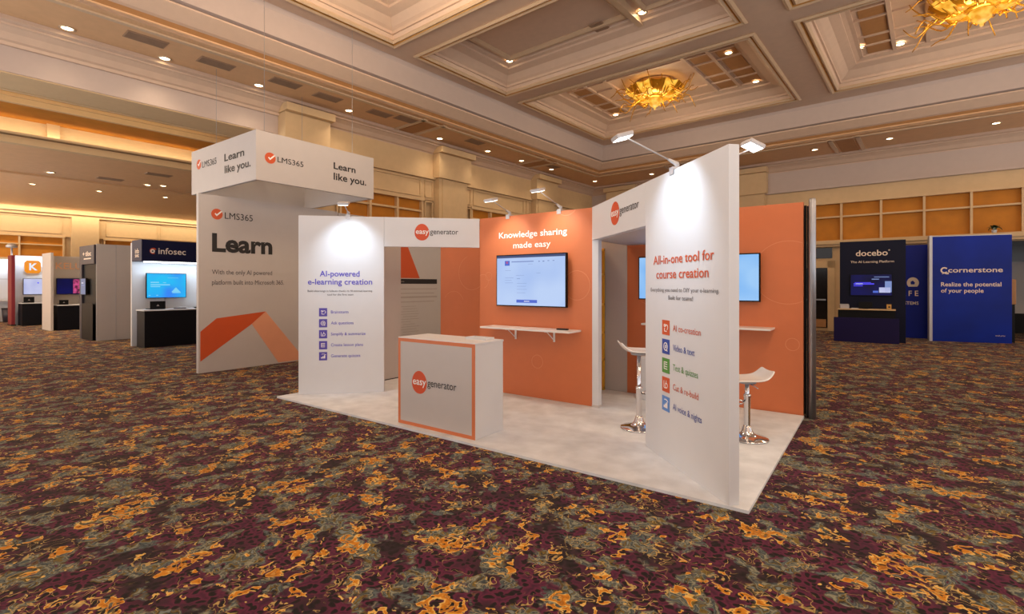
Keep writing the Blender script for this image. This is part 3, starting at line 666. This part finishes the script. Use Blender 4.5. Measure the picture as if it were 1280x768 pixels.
television('television', 'bright blue screen half hidden left of the tall white panel', (-6.46, 6.62), 0, 3.775, 4.52, 1.312, 1.884, .08, M['scr2'], 'twin blue screens')
television('television', 'bright blue screen showing right of the tall white panel', (-6.46, 6.62), 0, 4.535, 5.275, 1.306, 1.884, .08, M['scr2'], 'twin blue screens')
def wall_shelf(label, org, ang, u0, u1, z, depth):
    t = thing('wall_shelf', label, 'shelf', (org[0], org[1], 0), R(ang))
    MB().box(u0, u1, -depth, 0, z, z+.024, .004).build('board', M['abs'], t)
    for f in (.28, .72):
        u = u0+(u1-u0)*f
        mb = MB(); mb.box(u-.012, u+.012, -.012, 0, z-.15, z); mb.box(u-.012, u+.012, -depth*.75, 0, z-.012, z); mb.tube([(u, -.008, z-.13), (u, -depth*.6, z-.012)], .006, 6); mb.build('bracket', M['abs'], t)
    return t
wall_shelf('white wall shelf below the pale blue web page screen', (-4.66, 5.57), 0, .25, 1.63, .925, .30)
wall_shelf('white wall shelf on the orange back wall below the blue screens', (-6.46, 6.62), 0, 3.90, 5.42, .985, .30)
rc = thing('remote_control', 'small black remote lying on the white shelf under the web page screen', 'remote', (-3.22, 5.44, .949), R(12))
MB().box(-.075, .075, -.022, .022, 0, .016, .005).build('body', M['black'], rc); mb = MB()
for k in range(5): mb.box(-.06+.025*k, -.048+.025*k, -.012, .012, .016, .019)
mb.build('button', M['greyink'], rc)
cb = thing('storage_cube', 'low white cabinet behind the left bar stool, mostly hidden', 'cabinet', (-2.55, 6.28, FZ), 0)
MB().box(0, .6, 0, .32, 0, .56, .004).build('body', M['white'], cb); MB().box(.01, .59, -.016, 0, .02, .54, .003).build('door', M['white'], cb); MB().box(.52, .535, -.03, -.016, .22, .34).build('handle', M['alu'], cb)
# bar stools
def stool(name, label, loc, back_dir, seat):
    t = thing(name, label, 'stool', loc, math.atan2(back_dir[1], back_dir[0]))       # local +x points to the raised back edge
    mb = MB(); prof = [(-.21, -.035), (-.17, -.006), (-.08, 0), (.05, .0), (.12, .012), (.165, .05), (.20, .095)]
    rows = []
    for x, z in prof:
        wd = .20*math.sqrt(max(.2, 1-(x/.30)**2)); row = []
        for h in (-1, -.6, 0, .6, 1): row.append((x, h*wd, seat+z+.018*h*h))
        rows.append(row)
    up = [[mb.bm.verts.new(v) for v in r] for r in rows]; dn = [[mb.bm.verts.new((v[0]+(.008 if v[0] > .1 else 0), v[1], v[2]-.020)) for v in r] for r in rows]
    for a, b in zip(up, up[1:]):
        for k in range(4): mb.bm.faces.new((a[k], a[k+1], b[k+1], b[k]))
    for a, b in zip(dn, dn[1:]):
        for k in range(4): mb.bm.faces.new((a[k], b[k], b[k+1], a[k+1]))
    for k in range(4): mb.bm.faces.new((up[0][k], dn[0][k], dn[0][k+1], up[0][k+1])); mb.bm.faces.new((up[-1][k], up[-1][k+1], dn[-1][k+1], dn[-1][k]))
    for i in range(len(up)-1):
        mb.bm.faces.new((up[i][0], up[i+1][0], dn[i+1][0], dn[i][0])); mb.bm.faces.new((up[i][4], dn[i][4], dn[i+1][4], up[i+1][4]))
    s = mb.build('seat', M['abs'], t, True); sd = s.modifiers.new('round', 'SUBSURF'); sd.levels = 2; sd.render_levels = 2
    MB().lathe([(0, 0), (.185, 0), (.195, .006), (.185, .014), (.10, .034), (.06, .055), (.048, .08), (.038, .11), (.031, .13), (0, .13)], 40).build('base', M['chrome'], t, True)
    MB().lathe([(.030, .10), (.030, .40), (.034, .405), (.034, .43), (0, .43)], 20).build('outer_tube', M['chrome'], t, True)
    MB().lathe([(.021, .42), (.021, seat-.03), (0, seat-.03)], 20).build('column', M['chrome'], t, True)
    MB().lathe([(0, seat-.045), (.08, seat-.04), (.085, seat-.022), (0, seat-.02)], 20).build('seat_plate', M['alu'], t, True)
    pts = [(-.03, 0, .36)] + [(-.16+.13*math.cos(a), .13*math.sin(a), .36) for a in [R(60)+R(240)*k/14 for k in range(15)]] + [(-.03, 0, .36)]
    MB().tube(pts, .008, 8).build('footrest', M['chrome'], t, True)
    MB().tube([(0, -.05, seat-.035), (.02, -.14, seat-.05), (.02, -.20, seat-.055)], .005, 6).build('lift_lever', M['chrome'], t, True)
    return t
stool('bar_stool', 'white bar stool with chrome column left of the tall white panel', (-2.055, 5.018, FZ), (-.83, -.55), .80)
stool('bar_stool', 'lower white bar stool with chrome base right of the tall white panel', (-1.075, 5.30, FZ), (.83, .55), .575)
# amber storage shelf in the closet
ss = thing('storage_shelf', 'amber metal storage shelf glimpsed through the closet doorway', 'shelf', (-4.05, 6.20, FZ), 0)
for x in (0, .82):
    for y in (0, .34): MB().box(x, x+.035, y, y+.035, 0, 2.0).build('post', M['yellow'], ss)
for z in (.02, .42, .80, 1.20, 1.62, 1.96): MB().box(.0, .855, 0, .375, z, z+.025).build('shelf_board', M['yellow'], ss)
MB().box(0, .855, .36, .372, 0, 2.0).build('back_sheet', M['yellow'], ss)

def arm_lamp(label, org, ang, u, head_du, off, z_head, y0, energy, d, col=COOL, zb=2.45):
    """long-arm exhibition spotlight clipped to a wall top; local x runs along the wall, -y points out of it"""
    base = Vector((org[0]+u*math.cos(R(ang)), org[1]+u*math.sin(R(ang)), zb))
    t = thing('arm_lamp', label, 'lamp', base, R(ang), 'arm spotlights on the stand')
    s = 1 if off > 0 else -1
    cm = MB(); cm.box(-.03, .03, y0-.054, y0+.054, .002, .02); cm.box(-.03, .03, y0-.054, y0-.046, -.04, .002); cm.box(-.03, .03, y0+.046, y0+.054, -.04, .002); cm.build('clamp', M['lampgrey'], t)
    hv = Vector((head_du, -off, z_head-zb)); st = Vector((0, y0, .05))
    dr_ = (hv-st).normalized()
    MB().tube([Vector((0, y0, .02)), st, st+dr_*.11], [.022, .022, .010], 10).build('socket', M['lampgrey'], t, True)
    MB().tube([st+dr_*.10, hv], .0065, 8).build('arm', M['lampgrey'], t, True)
    hd = MB(); hd.box(-.068, .068, -.09, .045, -.006, .028, .010); b = hd.build('head', M['lampgrey'], t)
    ln = MB().box(-.058, .058, -.080, .036, -.010, -.005).build('lens', M['lamp'], b)
    b.location = hv; b.rotation_euler = (R(16), 0, 0) if s > 0 else (R(-22), 0, 0)
    spot(t, hv+Vector((0, .0, -.03)), d, energy, col, 88, .9, .05)
    return t
arm_lamp('arm spotlight on top of the white panel with violet text', (-6.40, 3.83), 45, .647, .03, .50, 2.54, .04, 36, (0, .62, -.75))
arm_lamp('arm spotlight on the orange Knowledge wall, the left of its two', (-4.66, 5.57), 0, .501, .12, .50, 2.585, .04, 30, (-.10, .62, -.75), (1, .95, .88))
arm_lamp('arm spotlight on the orange Knowledge wall, the right of its two', (-4.66, 5.57), 0, 1.314, .02, .50, 2.63, .04, 30, (0, .62, -.75), (1, .95, .88))
arm_lamp('arm spotlight on top of the tall white panel, reaching left towards the camera', (-2.87, 5.55), DA, 2.03, .22, .50, 2.63, .04, 46, (-.15, .62, -.70))
arm_lamp('arm spotlight behind the tall white panel, its lit face showing at right', (-2.87, 5.55), DA, 2.50, -.15, -.52, 2.57, .14, 40, (.1, .35, -.8), (1, .95, .88), 2.36)

# ------------------------------------------------------------------ the white stand with the red and peach arrow, left of the orange stand
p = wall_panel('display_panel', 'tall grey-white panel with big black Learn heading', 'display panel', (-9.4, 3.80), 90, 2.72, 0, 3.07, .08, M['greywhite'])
du = .02
check_logo(p, .277+du, 2.745, .094)
text('LMS365', p, M['ink'], .407+du, .898+du, 2.680, .112, 0)
text('Learn', p, M['ink'], .196+du, 1.270+du, 2.085, .325, .035)
text('With the only AI powered', p, M['greyink'], .194+du, 1.265+du, 1.695, .080); text('platform built into Microsoft 365.', p, M['greyink'], .194+du, 1.502+du, 1.514, .082)
poly(p, M['rust'], [(.03, .20), (.03, .71), (.29, .925), (1.16, 1.01), (.88, .775)], name='arrow_graphic')
poly(p, M['peach'], [(1.16, 1.01), (.90, .79), (1.41, .02), (1.96, .02)], name='arrow_graphic')
p = wall_panel('display_panel', 'grey-white panel with red wedge and printed web page seen through the left doorway', 'display panel', (-9.4, 6.54), 90, 3.25, 0, 3.05, .08, M['greywhite'])
uo = 8.23-6.54
poly(p, M['rust'], [(uo-.25, 3.0), (uo-.02, 3.0), (uo+.66, 1.68), (uo-.02, 1.68)], name='wedge_graphic')
pg = rect(p, M['paleink'], uo-.02, uo+1.30, .1, 1.66, y=-.004, name='web_page_print'); pg.active_material = M['greywhite']
MB().box(uo-.02, uo+1.26, -.008, -.004, 1.54, 1.66).build('black_bar', M['ink'], pg)
text('menu', pg, M['paleink'], uo+.01, uo+.14, 1.58, .035, y=-.010)
mb = MB(); rnd = random.Random(5)
for k in range(4): z = 1.40-.105*k; mb.box(uo+.04, uo+1.26-.1*(k % 2), -.006, -.004, z, z+.022+.02*(k == 2))
for k in range(14): z = .98-.062*k; mb.box(uo+.05+.06*(k % 3 == 1), uo+.35+.3*rnd.random(), -.006, -.004, z, z+.012)
mb.build('text_line', M['paleink'], pg)
sg = thing('hanging_sign', 'white square hanging sign repeating Learn like you above the tall grey panel', 'sign', (-8.46, 4.30, 3.27), 0)
W_ = 2.42
for i, (x0, x1, y0, y1) in enumerate(((-.06, 0, 0, W_), (-W_-.06, -W_, 0, W_), (-W_, -.06, 0, .06), (-W_, -.06, W_-.06, W_))):
    MB().box(x0, x1, y0, y1, 0, .84, .003).build('sign_face', M['greywhite'], sg)
mb = MB()
for k in range(1, 4): mb.box(-W_, -.06, W_*k/4-.02, W_*k/4+.02, .74, .78); mb.box(-W_*k/4-.02, -W_*k/4+.02, .06, W_-.06, .78, .82)
mb.build('inner_frame', M['alu'], sg)
for x, y in ((-.3, .3), (-.3, W_-.3), (-W_+.3, .3), (-W_+.3, W_-.3)): MB().tube([(x, y, .6), (x, y, 6.7-3.27 if x > -1 else 5.75-3.27)], .004, 6).build('cable', M['alu'], sg)
def sign_txt(obs, ang, off):
    for o in obs: o.rotation_euler = (0, 0, R(ang)); o.location = off
def grab(fn):
    before = set(bpy.data.objects); fn(); return [o for o in bpy.data.objects if o not in before and o.parent == sg]
def right_face():
    check_logo(sg, .245, 3.675-3.27, .094); text('LMS365', sg, M['ink'], .373, .858, 3.633-3.27, .092, 0)
    text('Learn', sg, M['ink'], 1.481, 1.976, 3.722-3.27, .125, .018); text('like you.', sg, M['ink'], 1.481, 2.232, 3.515-3.27, .135, .018)
sign_txt(grab(right_face), 90, (0, 0, 0))
def left_face():
    check_logo(sg, .40, 3.80-3.27+.02, .095); text('LMS365', sg, M['ink'], .55, 1.13, 3.735-3.27, .115, 0)
    text('Learn', sg, M['ink'], 1.44, 2.16, 3.725-3.27, .135, .018); text('like you.', sg, M['ink'], 1.45, 2.38, 3.51-3.27, .135, .018)
sign_txt(grab(left_face), 0, (-2.55, 0, 0))

# ------------------------------------------------------------------ booths in the next hall
def box_counter(label, org, ang, wd, dp, ht, m, top, name='counter', cat='counter'):
    t = thing(name, label, cat, (org[0], org[1], 0), R(ang))
    MB().box(0, wd, 0, dp, .0, ht-.03, .004).build('body', m, t); MB().box(-.02, wd+.02, -.02, dp, ht-.03, ht, .004).build('top', top, t)
    MB().box(.01, wd-.01, .012, .02, .0, .04).build('plinth', M['black'], t)
    return t
def laptop(label, loc, rz, wd=.42, ht=.27):
    t = thing('laptop', label, 'laptop', loc, rz)
    MB().box(-wd/2, wd/2, -.02, .26, 0, .02, .004).build('keyboard', M['black'], t)
    mb = MB(); mb.box(-wd/2, wd/2, -.04, -.022, .01, ht, .004); mb.build('lid', M['black'], t)
    mb = MB(); mb.prism([(-.03, ht*.40), (.03, ht*.40), (0, ht*.62)], -.042, -.04); mb.build('lid_mark', M['paleink'], t)
    return t
def strip_light(parent, u0, u1, z, y, energy, col=COOL):
    area(parent, ((u0+u1)/2, y, z), (0, .45, -1), energy, col, u1-u0, .08)

# navy header booth
p = wall_panel('display_panel', 'white lit back wall of the navy header booth', 'booth wall', (-14.92, 4.53), 90, 2.5, 0, 2.55, .08, M['white'])
h = thing('booth_header', 'navy box header with white infosec lettering', 'header', (-14.28, 4.53, 0), R(90))
MB().box(0, 2.5, 0, .63, 2.085, 2.60, .006).build('header_box', M['navy'], h)
mb = MB(); mb.box(.1, 2.4, .05, .18, 2.06, 2.085); mb.build('light_strip', M['lamp'], h)
text('infosec', h, M['whiteink'], .346, .948, 2.268, .150, .010)
MB().ring(.24, 2.335, .045, .075, -.004, -.002, 24, .6, 5.2).build('logo_ring', M['orange_dark'], h); MB().ring(.225, 2.33, .02, .05, -.006, -.004, 20).build('logo_ring', M['whiteink'], h)
tx = text('info', h, M['tanink'], .0, .26, 2.27, .12, .02); tx.rotation_euler = (0, 0, R(-90)); tx.location = (-.004, .40, 0)
tx = text('sec', h, M['tanink'], .0, .26, 2.18, .10, .02); tx.rotation_euler = (0, 0, R(-90)); tx.location = (-.004, .40, 0)
area(h, (1.2, .30, 2.05), (0, .35, -1), 13, COOL, 2.3, .2)
for f in (.02, 2.44):
    pass
television('television', 'bright blue and cyan screen on the white wall of the navy header booth', (-14.92, 4.40), 90, .40, 1.30, 1.18, 1.81, .10, M['inf'], None,
    [('inflight', .09, .30, .61, .66), ('inflight', .40, .48, .61, .64), ('inflight', .09, .58, .51, .56), ('inflight', .09, .33, .44, .48), ('inflight', .52, .80, .82, .835), ('inflight', .64, .86, .18, .22), ('inflight', .04, .09, .08, .11), ('inflight', .23, .28, .08, .11)])
tvp = [o for o in bpy.data.objects if o.name.startswith('television')][-1]
MB().prism([(.95, 1.33), (1.16, 1.33), (1.055, 1.45)], -.106, -.103).build('screen_graphic', M['inflight'], tvp)
MB().box(.82, .85, -.03, 0, 1.05, 1.185).build('cable_cover', M['lampgrey'], tvp)
box_counter('dark counter with pale top under the blue and cyan screen', (-14.25, 4.58), 90, 2.4, .50, .91, M['darknavy'], M['white'])
laptop('black laptop open on the dark counter of the navy header booth', (-14.50, 4.93, .91), R(90), .33, .20)
bx = thing('paper_stack', 'small pile of leaflets on the dark counter right of the laptop', 'leaflets', (-14.45, 5.42, .91), R(95)); MB().box(-.12, .10, -.08, .08, 0, .025).build('leaflet', M['greyink'], bx); MB().box(-.02, .20, -.05, .09, .025, .04).build('leaflet', M['white'], bx)
MB().box(.34, .40, -.03, .03, 0, .03, .005).build('clip', M['black'], bx)
# grey partition and navy sign tower
for k, (u0, u1, l) in enumerate(((4.40, 4.83, 'left'), (4.84, 6.1, 'right'))):
    p = wall_panel('partition_panel', 'plain grey partition panel beside the navy sign tower' if k == 0 else 'plain grey partition panel behind the navy header booth', 'partition', (-17.12, u0), 90, u1-u0, 0, 2.62, .06, M['greywhite'])
    MB().box(u1-u0-.012, u1-u0+.008, -.006, .0, 0, 2.62).build('seam_strip', M['lampgrey'], p)
tw = thing('sign_tower', 'tall navy sign tower with black display bay, end-on to the aisle', 'tower', (-18.42, 4.35, 0), 0)
MB().box(.0, 1.28, 0, .06, 2.085, 2.60, .004).build('header_panel', M['charcoal'], tw)
MB().box(.0, .20, 0, .06, 0, 2.085, .003).build('side_board', M['charcoal'], tw); MB().box(.20, 1.28, .05, .10, 0, 2.085, .003).build('black_panel', M['black'], tw); MB().box(.0, 1.28, .1, .6, 0, 2.6).build('tower_body', M['charcoal'], tw)
text('+ tiloc', tw, M['tanink'], .32, 1.06, 2.31, .13, .02); MB().box(.42, 1.04, -.005, -.002, 2.22, 2.25).build('underline', M['tanink'], tw)
television('tablet_screen', 'small lit tablet mounted on the navy sign tower', (-18.42, 4.40), 0, .27, .72, 1.24, 1.70, .09, M['scrtab'], None, [('scrtext', .2, .8, .55, .6), ('scrwhite', .2, .6, .70, .75)])
MB().box(.25, 1.2, -.006, 0, 0, 1.0).build('lower_board', M['black'], tw)
# copper lettered booth
p = wall_panel('display_panel', 'pale booth wall with copper letters left of the navy sign tower', 'booth wall', (-23.2, 4.5), 90, 2.6, 0, 2.52, .08, M['greywhite'])
text('KELU', p, M['kel'], .33, 1.06, 2.07, .225, .015)
television('television', 'dark screen with a pink fire picture under the copper letters', (-23.2, 4.5), 90, .344, 1.40, 1.19, 1.75, .06, M['scrnavy'], None, [('scrfire', .42, .98, .03, .97), ('scrnavy', .10, .25, .2, .6)])
p = wall_panel('divider_wall', 'grey-white divider wall end-on between the two orange-sign booths', 'booth wall', (-23.2, 4.48), 0, 1.1, 0, 2.58, .07, M['greywhite'])
box_counter('dark counter below the copper letters', (-22.1, 4.66), 90, 2.0, .60, .85, M['darknavy'], M['white'])
laptop('black laptop on the counter below the copper letters', (-22.35, 4.86, .85), R(90), .24, .16)
# K booth
p = wall_panel('display_panel', 'white booth wall with the orange K sign', 'booth wall', (-26.4, 4.3), 90, 2.6, 0, 2.63, .08, M['white'])
mb = MB(); mb.prism([(.294, 2.05), (.36, 1.97), (.69, 1.97), (.756, 2.05), (.756, 2.37), (.69, 2.455), (.36, 2.455), (.294, 2.37)], -.05, 0); si = mb.build('sign_box', M['kicon'], p)
text('K', si, M['scrwhite'], .42, .66, 2.08, .27, .03, y=-.056)
area(p, (.6, -.35, 2.60), (0, .5, -1), 13, COOL, 1.2, .1)
television('television', 'pale lavender screen under the orange K sign', (-26.4, 4.3), 90, .25, 1.30, 1.15, 1.765, .06, M['scrlav'], None, [('scrnavy', .66, .80, .08, .30), ('scrviolet', .38, .42, .70, .78), ('scrviolet', .62, .74, .68, .72), ('scrtext', .68, .84, .35, .5)])
box_counter('dark counter under the orange K sign', (-25.6, 4.39), 90, 2.0, .60, .85, M['darknavy'], M['white'])
laptop('black monitor box on the counter under the orange K sign', (-25.85, 4.62, .85), R(90), .30, .22)
mp = thing('maroon_post', 'maroon end panel between the K booth and the far white booth', 'post', (-26.65, 4.18, 0), 0); MB().box(0, .62, 0, .1, 0, 2.62, .006).build('panel_body', M['maroon'], mp); MB().box(-.02, .64, -.02, .12, 0, .05).build('foot', M['ink'], mp)
MB().lathe([(.03, 2.62), (.03, 2.90), (.16, 2.92), (.17, 2.98), (.10, 3.06), (0, 3.08)], 16, (.35, .05, 0)).build('lamp_cap', M['lampgrey'], mp, True)
p = wall_panel('display_panel', 'far white booth wall at the photo\'s left edge', 'booth wall', (-29.6, 4.0), 90, 2.2, 0, 2.6, .08, M['white'])
MB().box(0, 2.2, -.004, 0, 1.75, 1.78).build('seam_strip', M['lampgrey'], p)
area(p, (.5, -.35, 2.58), (0, .5, -1), 13, COOL, 1.2, .1)
tb = thing('table', 'white table of the far booth at the photo\'s left edge', 'table', (-28.9, 4.15, 0), R(90)); MB().box(0, 1.4, 0, .6, .86, .90, .004).build('table_top', M['white'], tb)
for x in (.03, 1.32):
    for y in (.03, .52): MB().box(x, x+.05, y, y+.05, 0, .86).build('leg', M['white'], tb)
bn = thing('waste_bin', 'dark bin under the white table of the far booth', 'bin', (-29.0, 4.55, 0), 0); MB().lathe([(0, 0), (.15, 0), (.19, .55), (.17, .55), (.14, .02), (0, .02)], 20).build('body', M['charcoal'], bn, True); MB().lathe([(.185, .54), (.20, .545), (.20, .57), (.18, .57)], 20).build('rim', M['black'], bn, True)

# ------------------------------------------------------------------ booths on the right
p = thing('display_panel', 'deep navy booth wall with white docebo lettering', 'booth wall', (-1.2, 16.6, 0))
MB().box(.195, 1.63, 0, .10, 0, 2.69, .004).build('panel_body', M['docnavy'], p)
text('docebo', p, M['tanink'], .56, 1.255, 2.29, .155, .014); text('The AI Learning Platform', p, M['tanink'], .443, 1.386, 2.105, .060, .008)
MB().ring(1.285, 2.43, .008, .018, -.004, -.002, 12).build('mark_ring', M['tanink'], p)
television('television', 'dark screen with violet bands on the deep navy wall', (-1.2, 16.6), 0, .436, 1.351, 1.225, 1.80, .06, M['scrnavy'], None,
    [('scrviolet', .07, .58, .52, .58), ('scrviolet', .07, .30, .44, .48), ('scrviolet', .10, .50, .60, .63), ('scrwhite', .12, .30, .54, .57), ('scrlav', .70, .97, .13, .38), ('scrtext', .84, 1.0, .15, .68), ('scrtext', .52, .70, .76, .80), ('scrtext', .58, .94, .87, .90), ('scrblue', .55, .68, .12, .22)])
pd = thing('podium_counter', 'purple-navy podium counter with pale top before the deep navy wall', 'counter', (-1.12, 16.2, 0), 0)
MB().box(.0, 1.41, 0, .12, 0, .645, .006).build('front_panel', M['podium'], pd); MB().box(.09, 1.33, .12, .34, 0, .85, .004).build('body', M['black'], pd); MB().box(.06, 1.34, .02, .36, .85, .88, .004).build('top', M['cream'], pd)
lp = thing('box', 'small grey box on the podium counter at its left end', 'box', (-.88, 16.38, .88), 0); MB().box(-.10, .10, -.06, .06, 0, .09, .004).build('body', M['lampgrey'], lp); MB().box(-.11, .09, -.065, .06, .09, .12, .004).build('lid', M['lampgrey'], lp)
mn = thing('monitor', 'black monitor seen from behind on the podium counter', 'monitor', (-.42, 16.40, .88), 0); MB().box(-.15, .15, -.02, .01, .03, .18, .004).build('back_shell', M['black'], mn); MB().box(-.06, .06, -.05, .05, 0, .01).build('foot', M['black'], mn); MB().box(-.02, .02, -.01, .01, .01, .05).build('neck', M['black'], mn)
cd = thing('sign_card', 'ochre card standing on the podium counter at its right end', 'card', (.08, 16.36, .88), 0); MB().box(-.05, .05, -.01, .01, 0, .13, .002).build('card', M['card'], cd); MB().lathe([(0, 0), (.02, 0), (.02, .004), (0, .004)], 12, (.005, -.02, .0)).build('foot', M['ink'], cd); MB().ring(.005, .06, .0, .022, -.014, -.010, 14).build('mark_ring', M['ink'], cd)
pp = thing('paper_stack', 'thin paper pile on the podium counter beside the grey box', 'leaflets', (-.66, 16.34, .88), 0); MB().box(-.08, .08, -.05, .05, 0, .012).build('leaflet', M['white'], pp); MB().box(-.06, .09, -.06, .04, .012, .02).build('leaflet', M['white'], pp)
p = wall_panel('display_panel', 'royal blue booth wall with white house symbol, between navy and bright blue walls', 'booth wall', (-.05, 18.45), 0, 1.15, 0, 2.65, .06, M['royal'])
ho = .35
mb = MB(); n = 24
pts = [(ho+.336+.137*math.cos(t)*(1.0 if math.sin(t) < 0 else 1), 1.575+.155*max(-.72, math.sin(t))) for t in [2*PI*k/n for k in range(n)]]
o = poly(p, M['tanink'], pts, name='house_symbol'); poly(o, M['royal'], [(ho+.29, 1.53), (ho+.37, 1.53), (ho+.385, 1.58), (ho+.335, 1.64), (ho+.285, 1.60)], y=-.006, name='house_hole')
text('S A F E', p, M['tanink'], ho-.08, ho+.46, 1.20, .15, .012); text('SYSTEMS', p, M['tanink'], ho+.02, ho+.464, .95, .09, .01)
p = wall_panel('display_panel', 'bright blue booth wall with white cornerstone lettering', 'booth wall', (1.02, 17.75), 14, 1.66, .0, 2.81, .10, M['corn'])
text('cornerstone', p, M['tanink'], .345, 1.477, 1.845, .130, .012); text('Realize the potential', p, M['tanink'], .193, 1.447, 1.475, .110, .012); text('of your people', p, M['tanink'], .193, 1.086, 1.308, .110, .012)
MB().ring(.265, 1.905, .05, .085, -.004, -.002, 24, .7, 5.6).build('logo_ring', M['tanink'], p); poly(p, M['tanink'], [(.20, 1.80), (.24, 1.83), (.33, 1.83), (.35, 1.86), (.36, 1.80), (.30, 1.80), (.27, 1.82)], name='logo_tail')
text('small print', p, M['tanink'], 1.326, 1.52, .18, .03)
MB().box(-.07, .0, -.03, .1, 0, 2.84, .004).build('edge_post', M['lampgrey'], p); MB().box(0, 1.66, .02, .08, 2.81, 2.83).build('top_rail', M['lampgrey'], p)
pn = thing('wall_screen', 'plain pale screen panel in the alcove at the photo\'s right edge', 'screen', rp(1.3, 22.4, 0), RZ); MB().box(.3, 2.7, 0, .05, .62, 2.25, .004).build('panel_body', M['greywhite'], pn); MB().box(.3, 2.7, -.02, .1, 0, .62).build('black_skirt', M['black'], pn)
hd = thing('door_handle_plate', 'brown plate sticking out beside the bright blue wall', 'plate', (2.72, 18.45, 0), R(14)); MB().box(-.07, .04, 0, .06, 1.0, 1.66, .02).build('plate', M['tan'], hd); MB().box(-.09, -.07, .02, .05, 1.2, 1.4).build('grip', M['tan'], hd); MB().box(-.045, .015, .015, .045, 0, 1.0).build('stand', M['black'], hd)
pl = thing('potted_palm', 'small potted palm on the wall ledge above the bright blue wall', 'plant', rp(1.36, YW-.19, 2.95), 0)
MB().lathe([(0, 0), (.045, 0), (.06, .09), (.052, .09), (.04, .02), (0, .02)], 16).build('pot', M['white'], pl, True)
mb = MB()
for k in range(16):
    an = k*2.4; L_ = .13+.03*((k*7) % 3); pts = [(0, 0, .10)]
    prev = None
    for q in range(6):
        f = q/5; r = L_*f; z = .07+.36*f-.22*f*f*(1+.3*(k % 3)); wd = .035*math.sin(PI*min(.97, f*.9+.1))
        a = mb.bm.verts.new((r*math.cos(an)-wd*math.sin(an), r*math.sin(an)+wd*math.cos(an), z)); b = mb.bm.verts.new((r*math.cos(an)+wd*math.sin(an), r*math.sin(an)-wd*math.cos(an), z+.004))
        if prev: mb.bm.faces.new((prev[0], prev[1], b, a))
        prev = (a, b)
mb.build('fronds', M['leaf'], pl)
# warm uplight on the amber wall behind the palm, part of the wall's own lighting
spot(wr, (1.36, YW-.2, 3.05), (0, .5, .8), 5, WARM, 120, 1, .05)
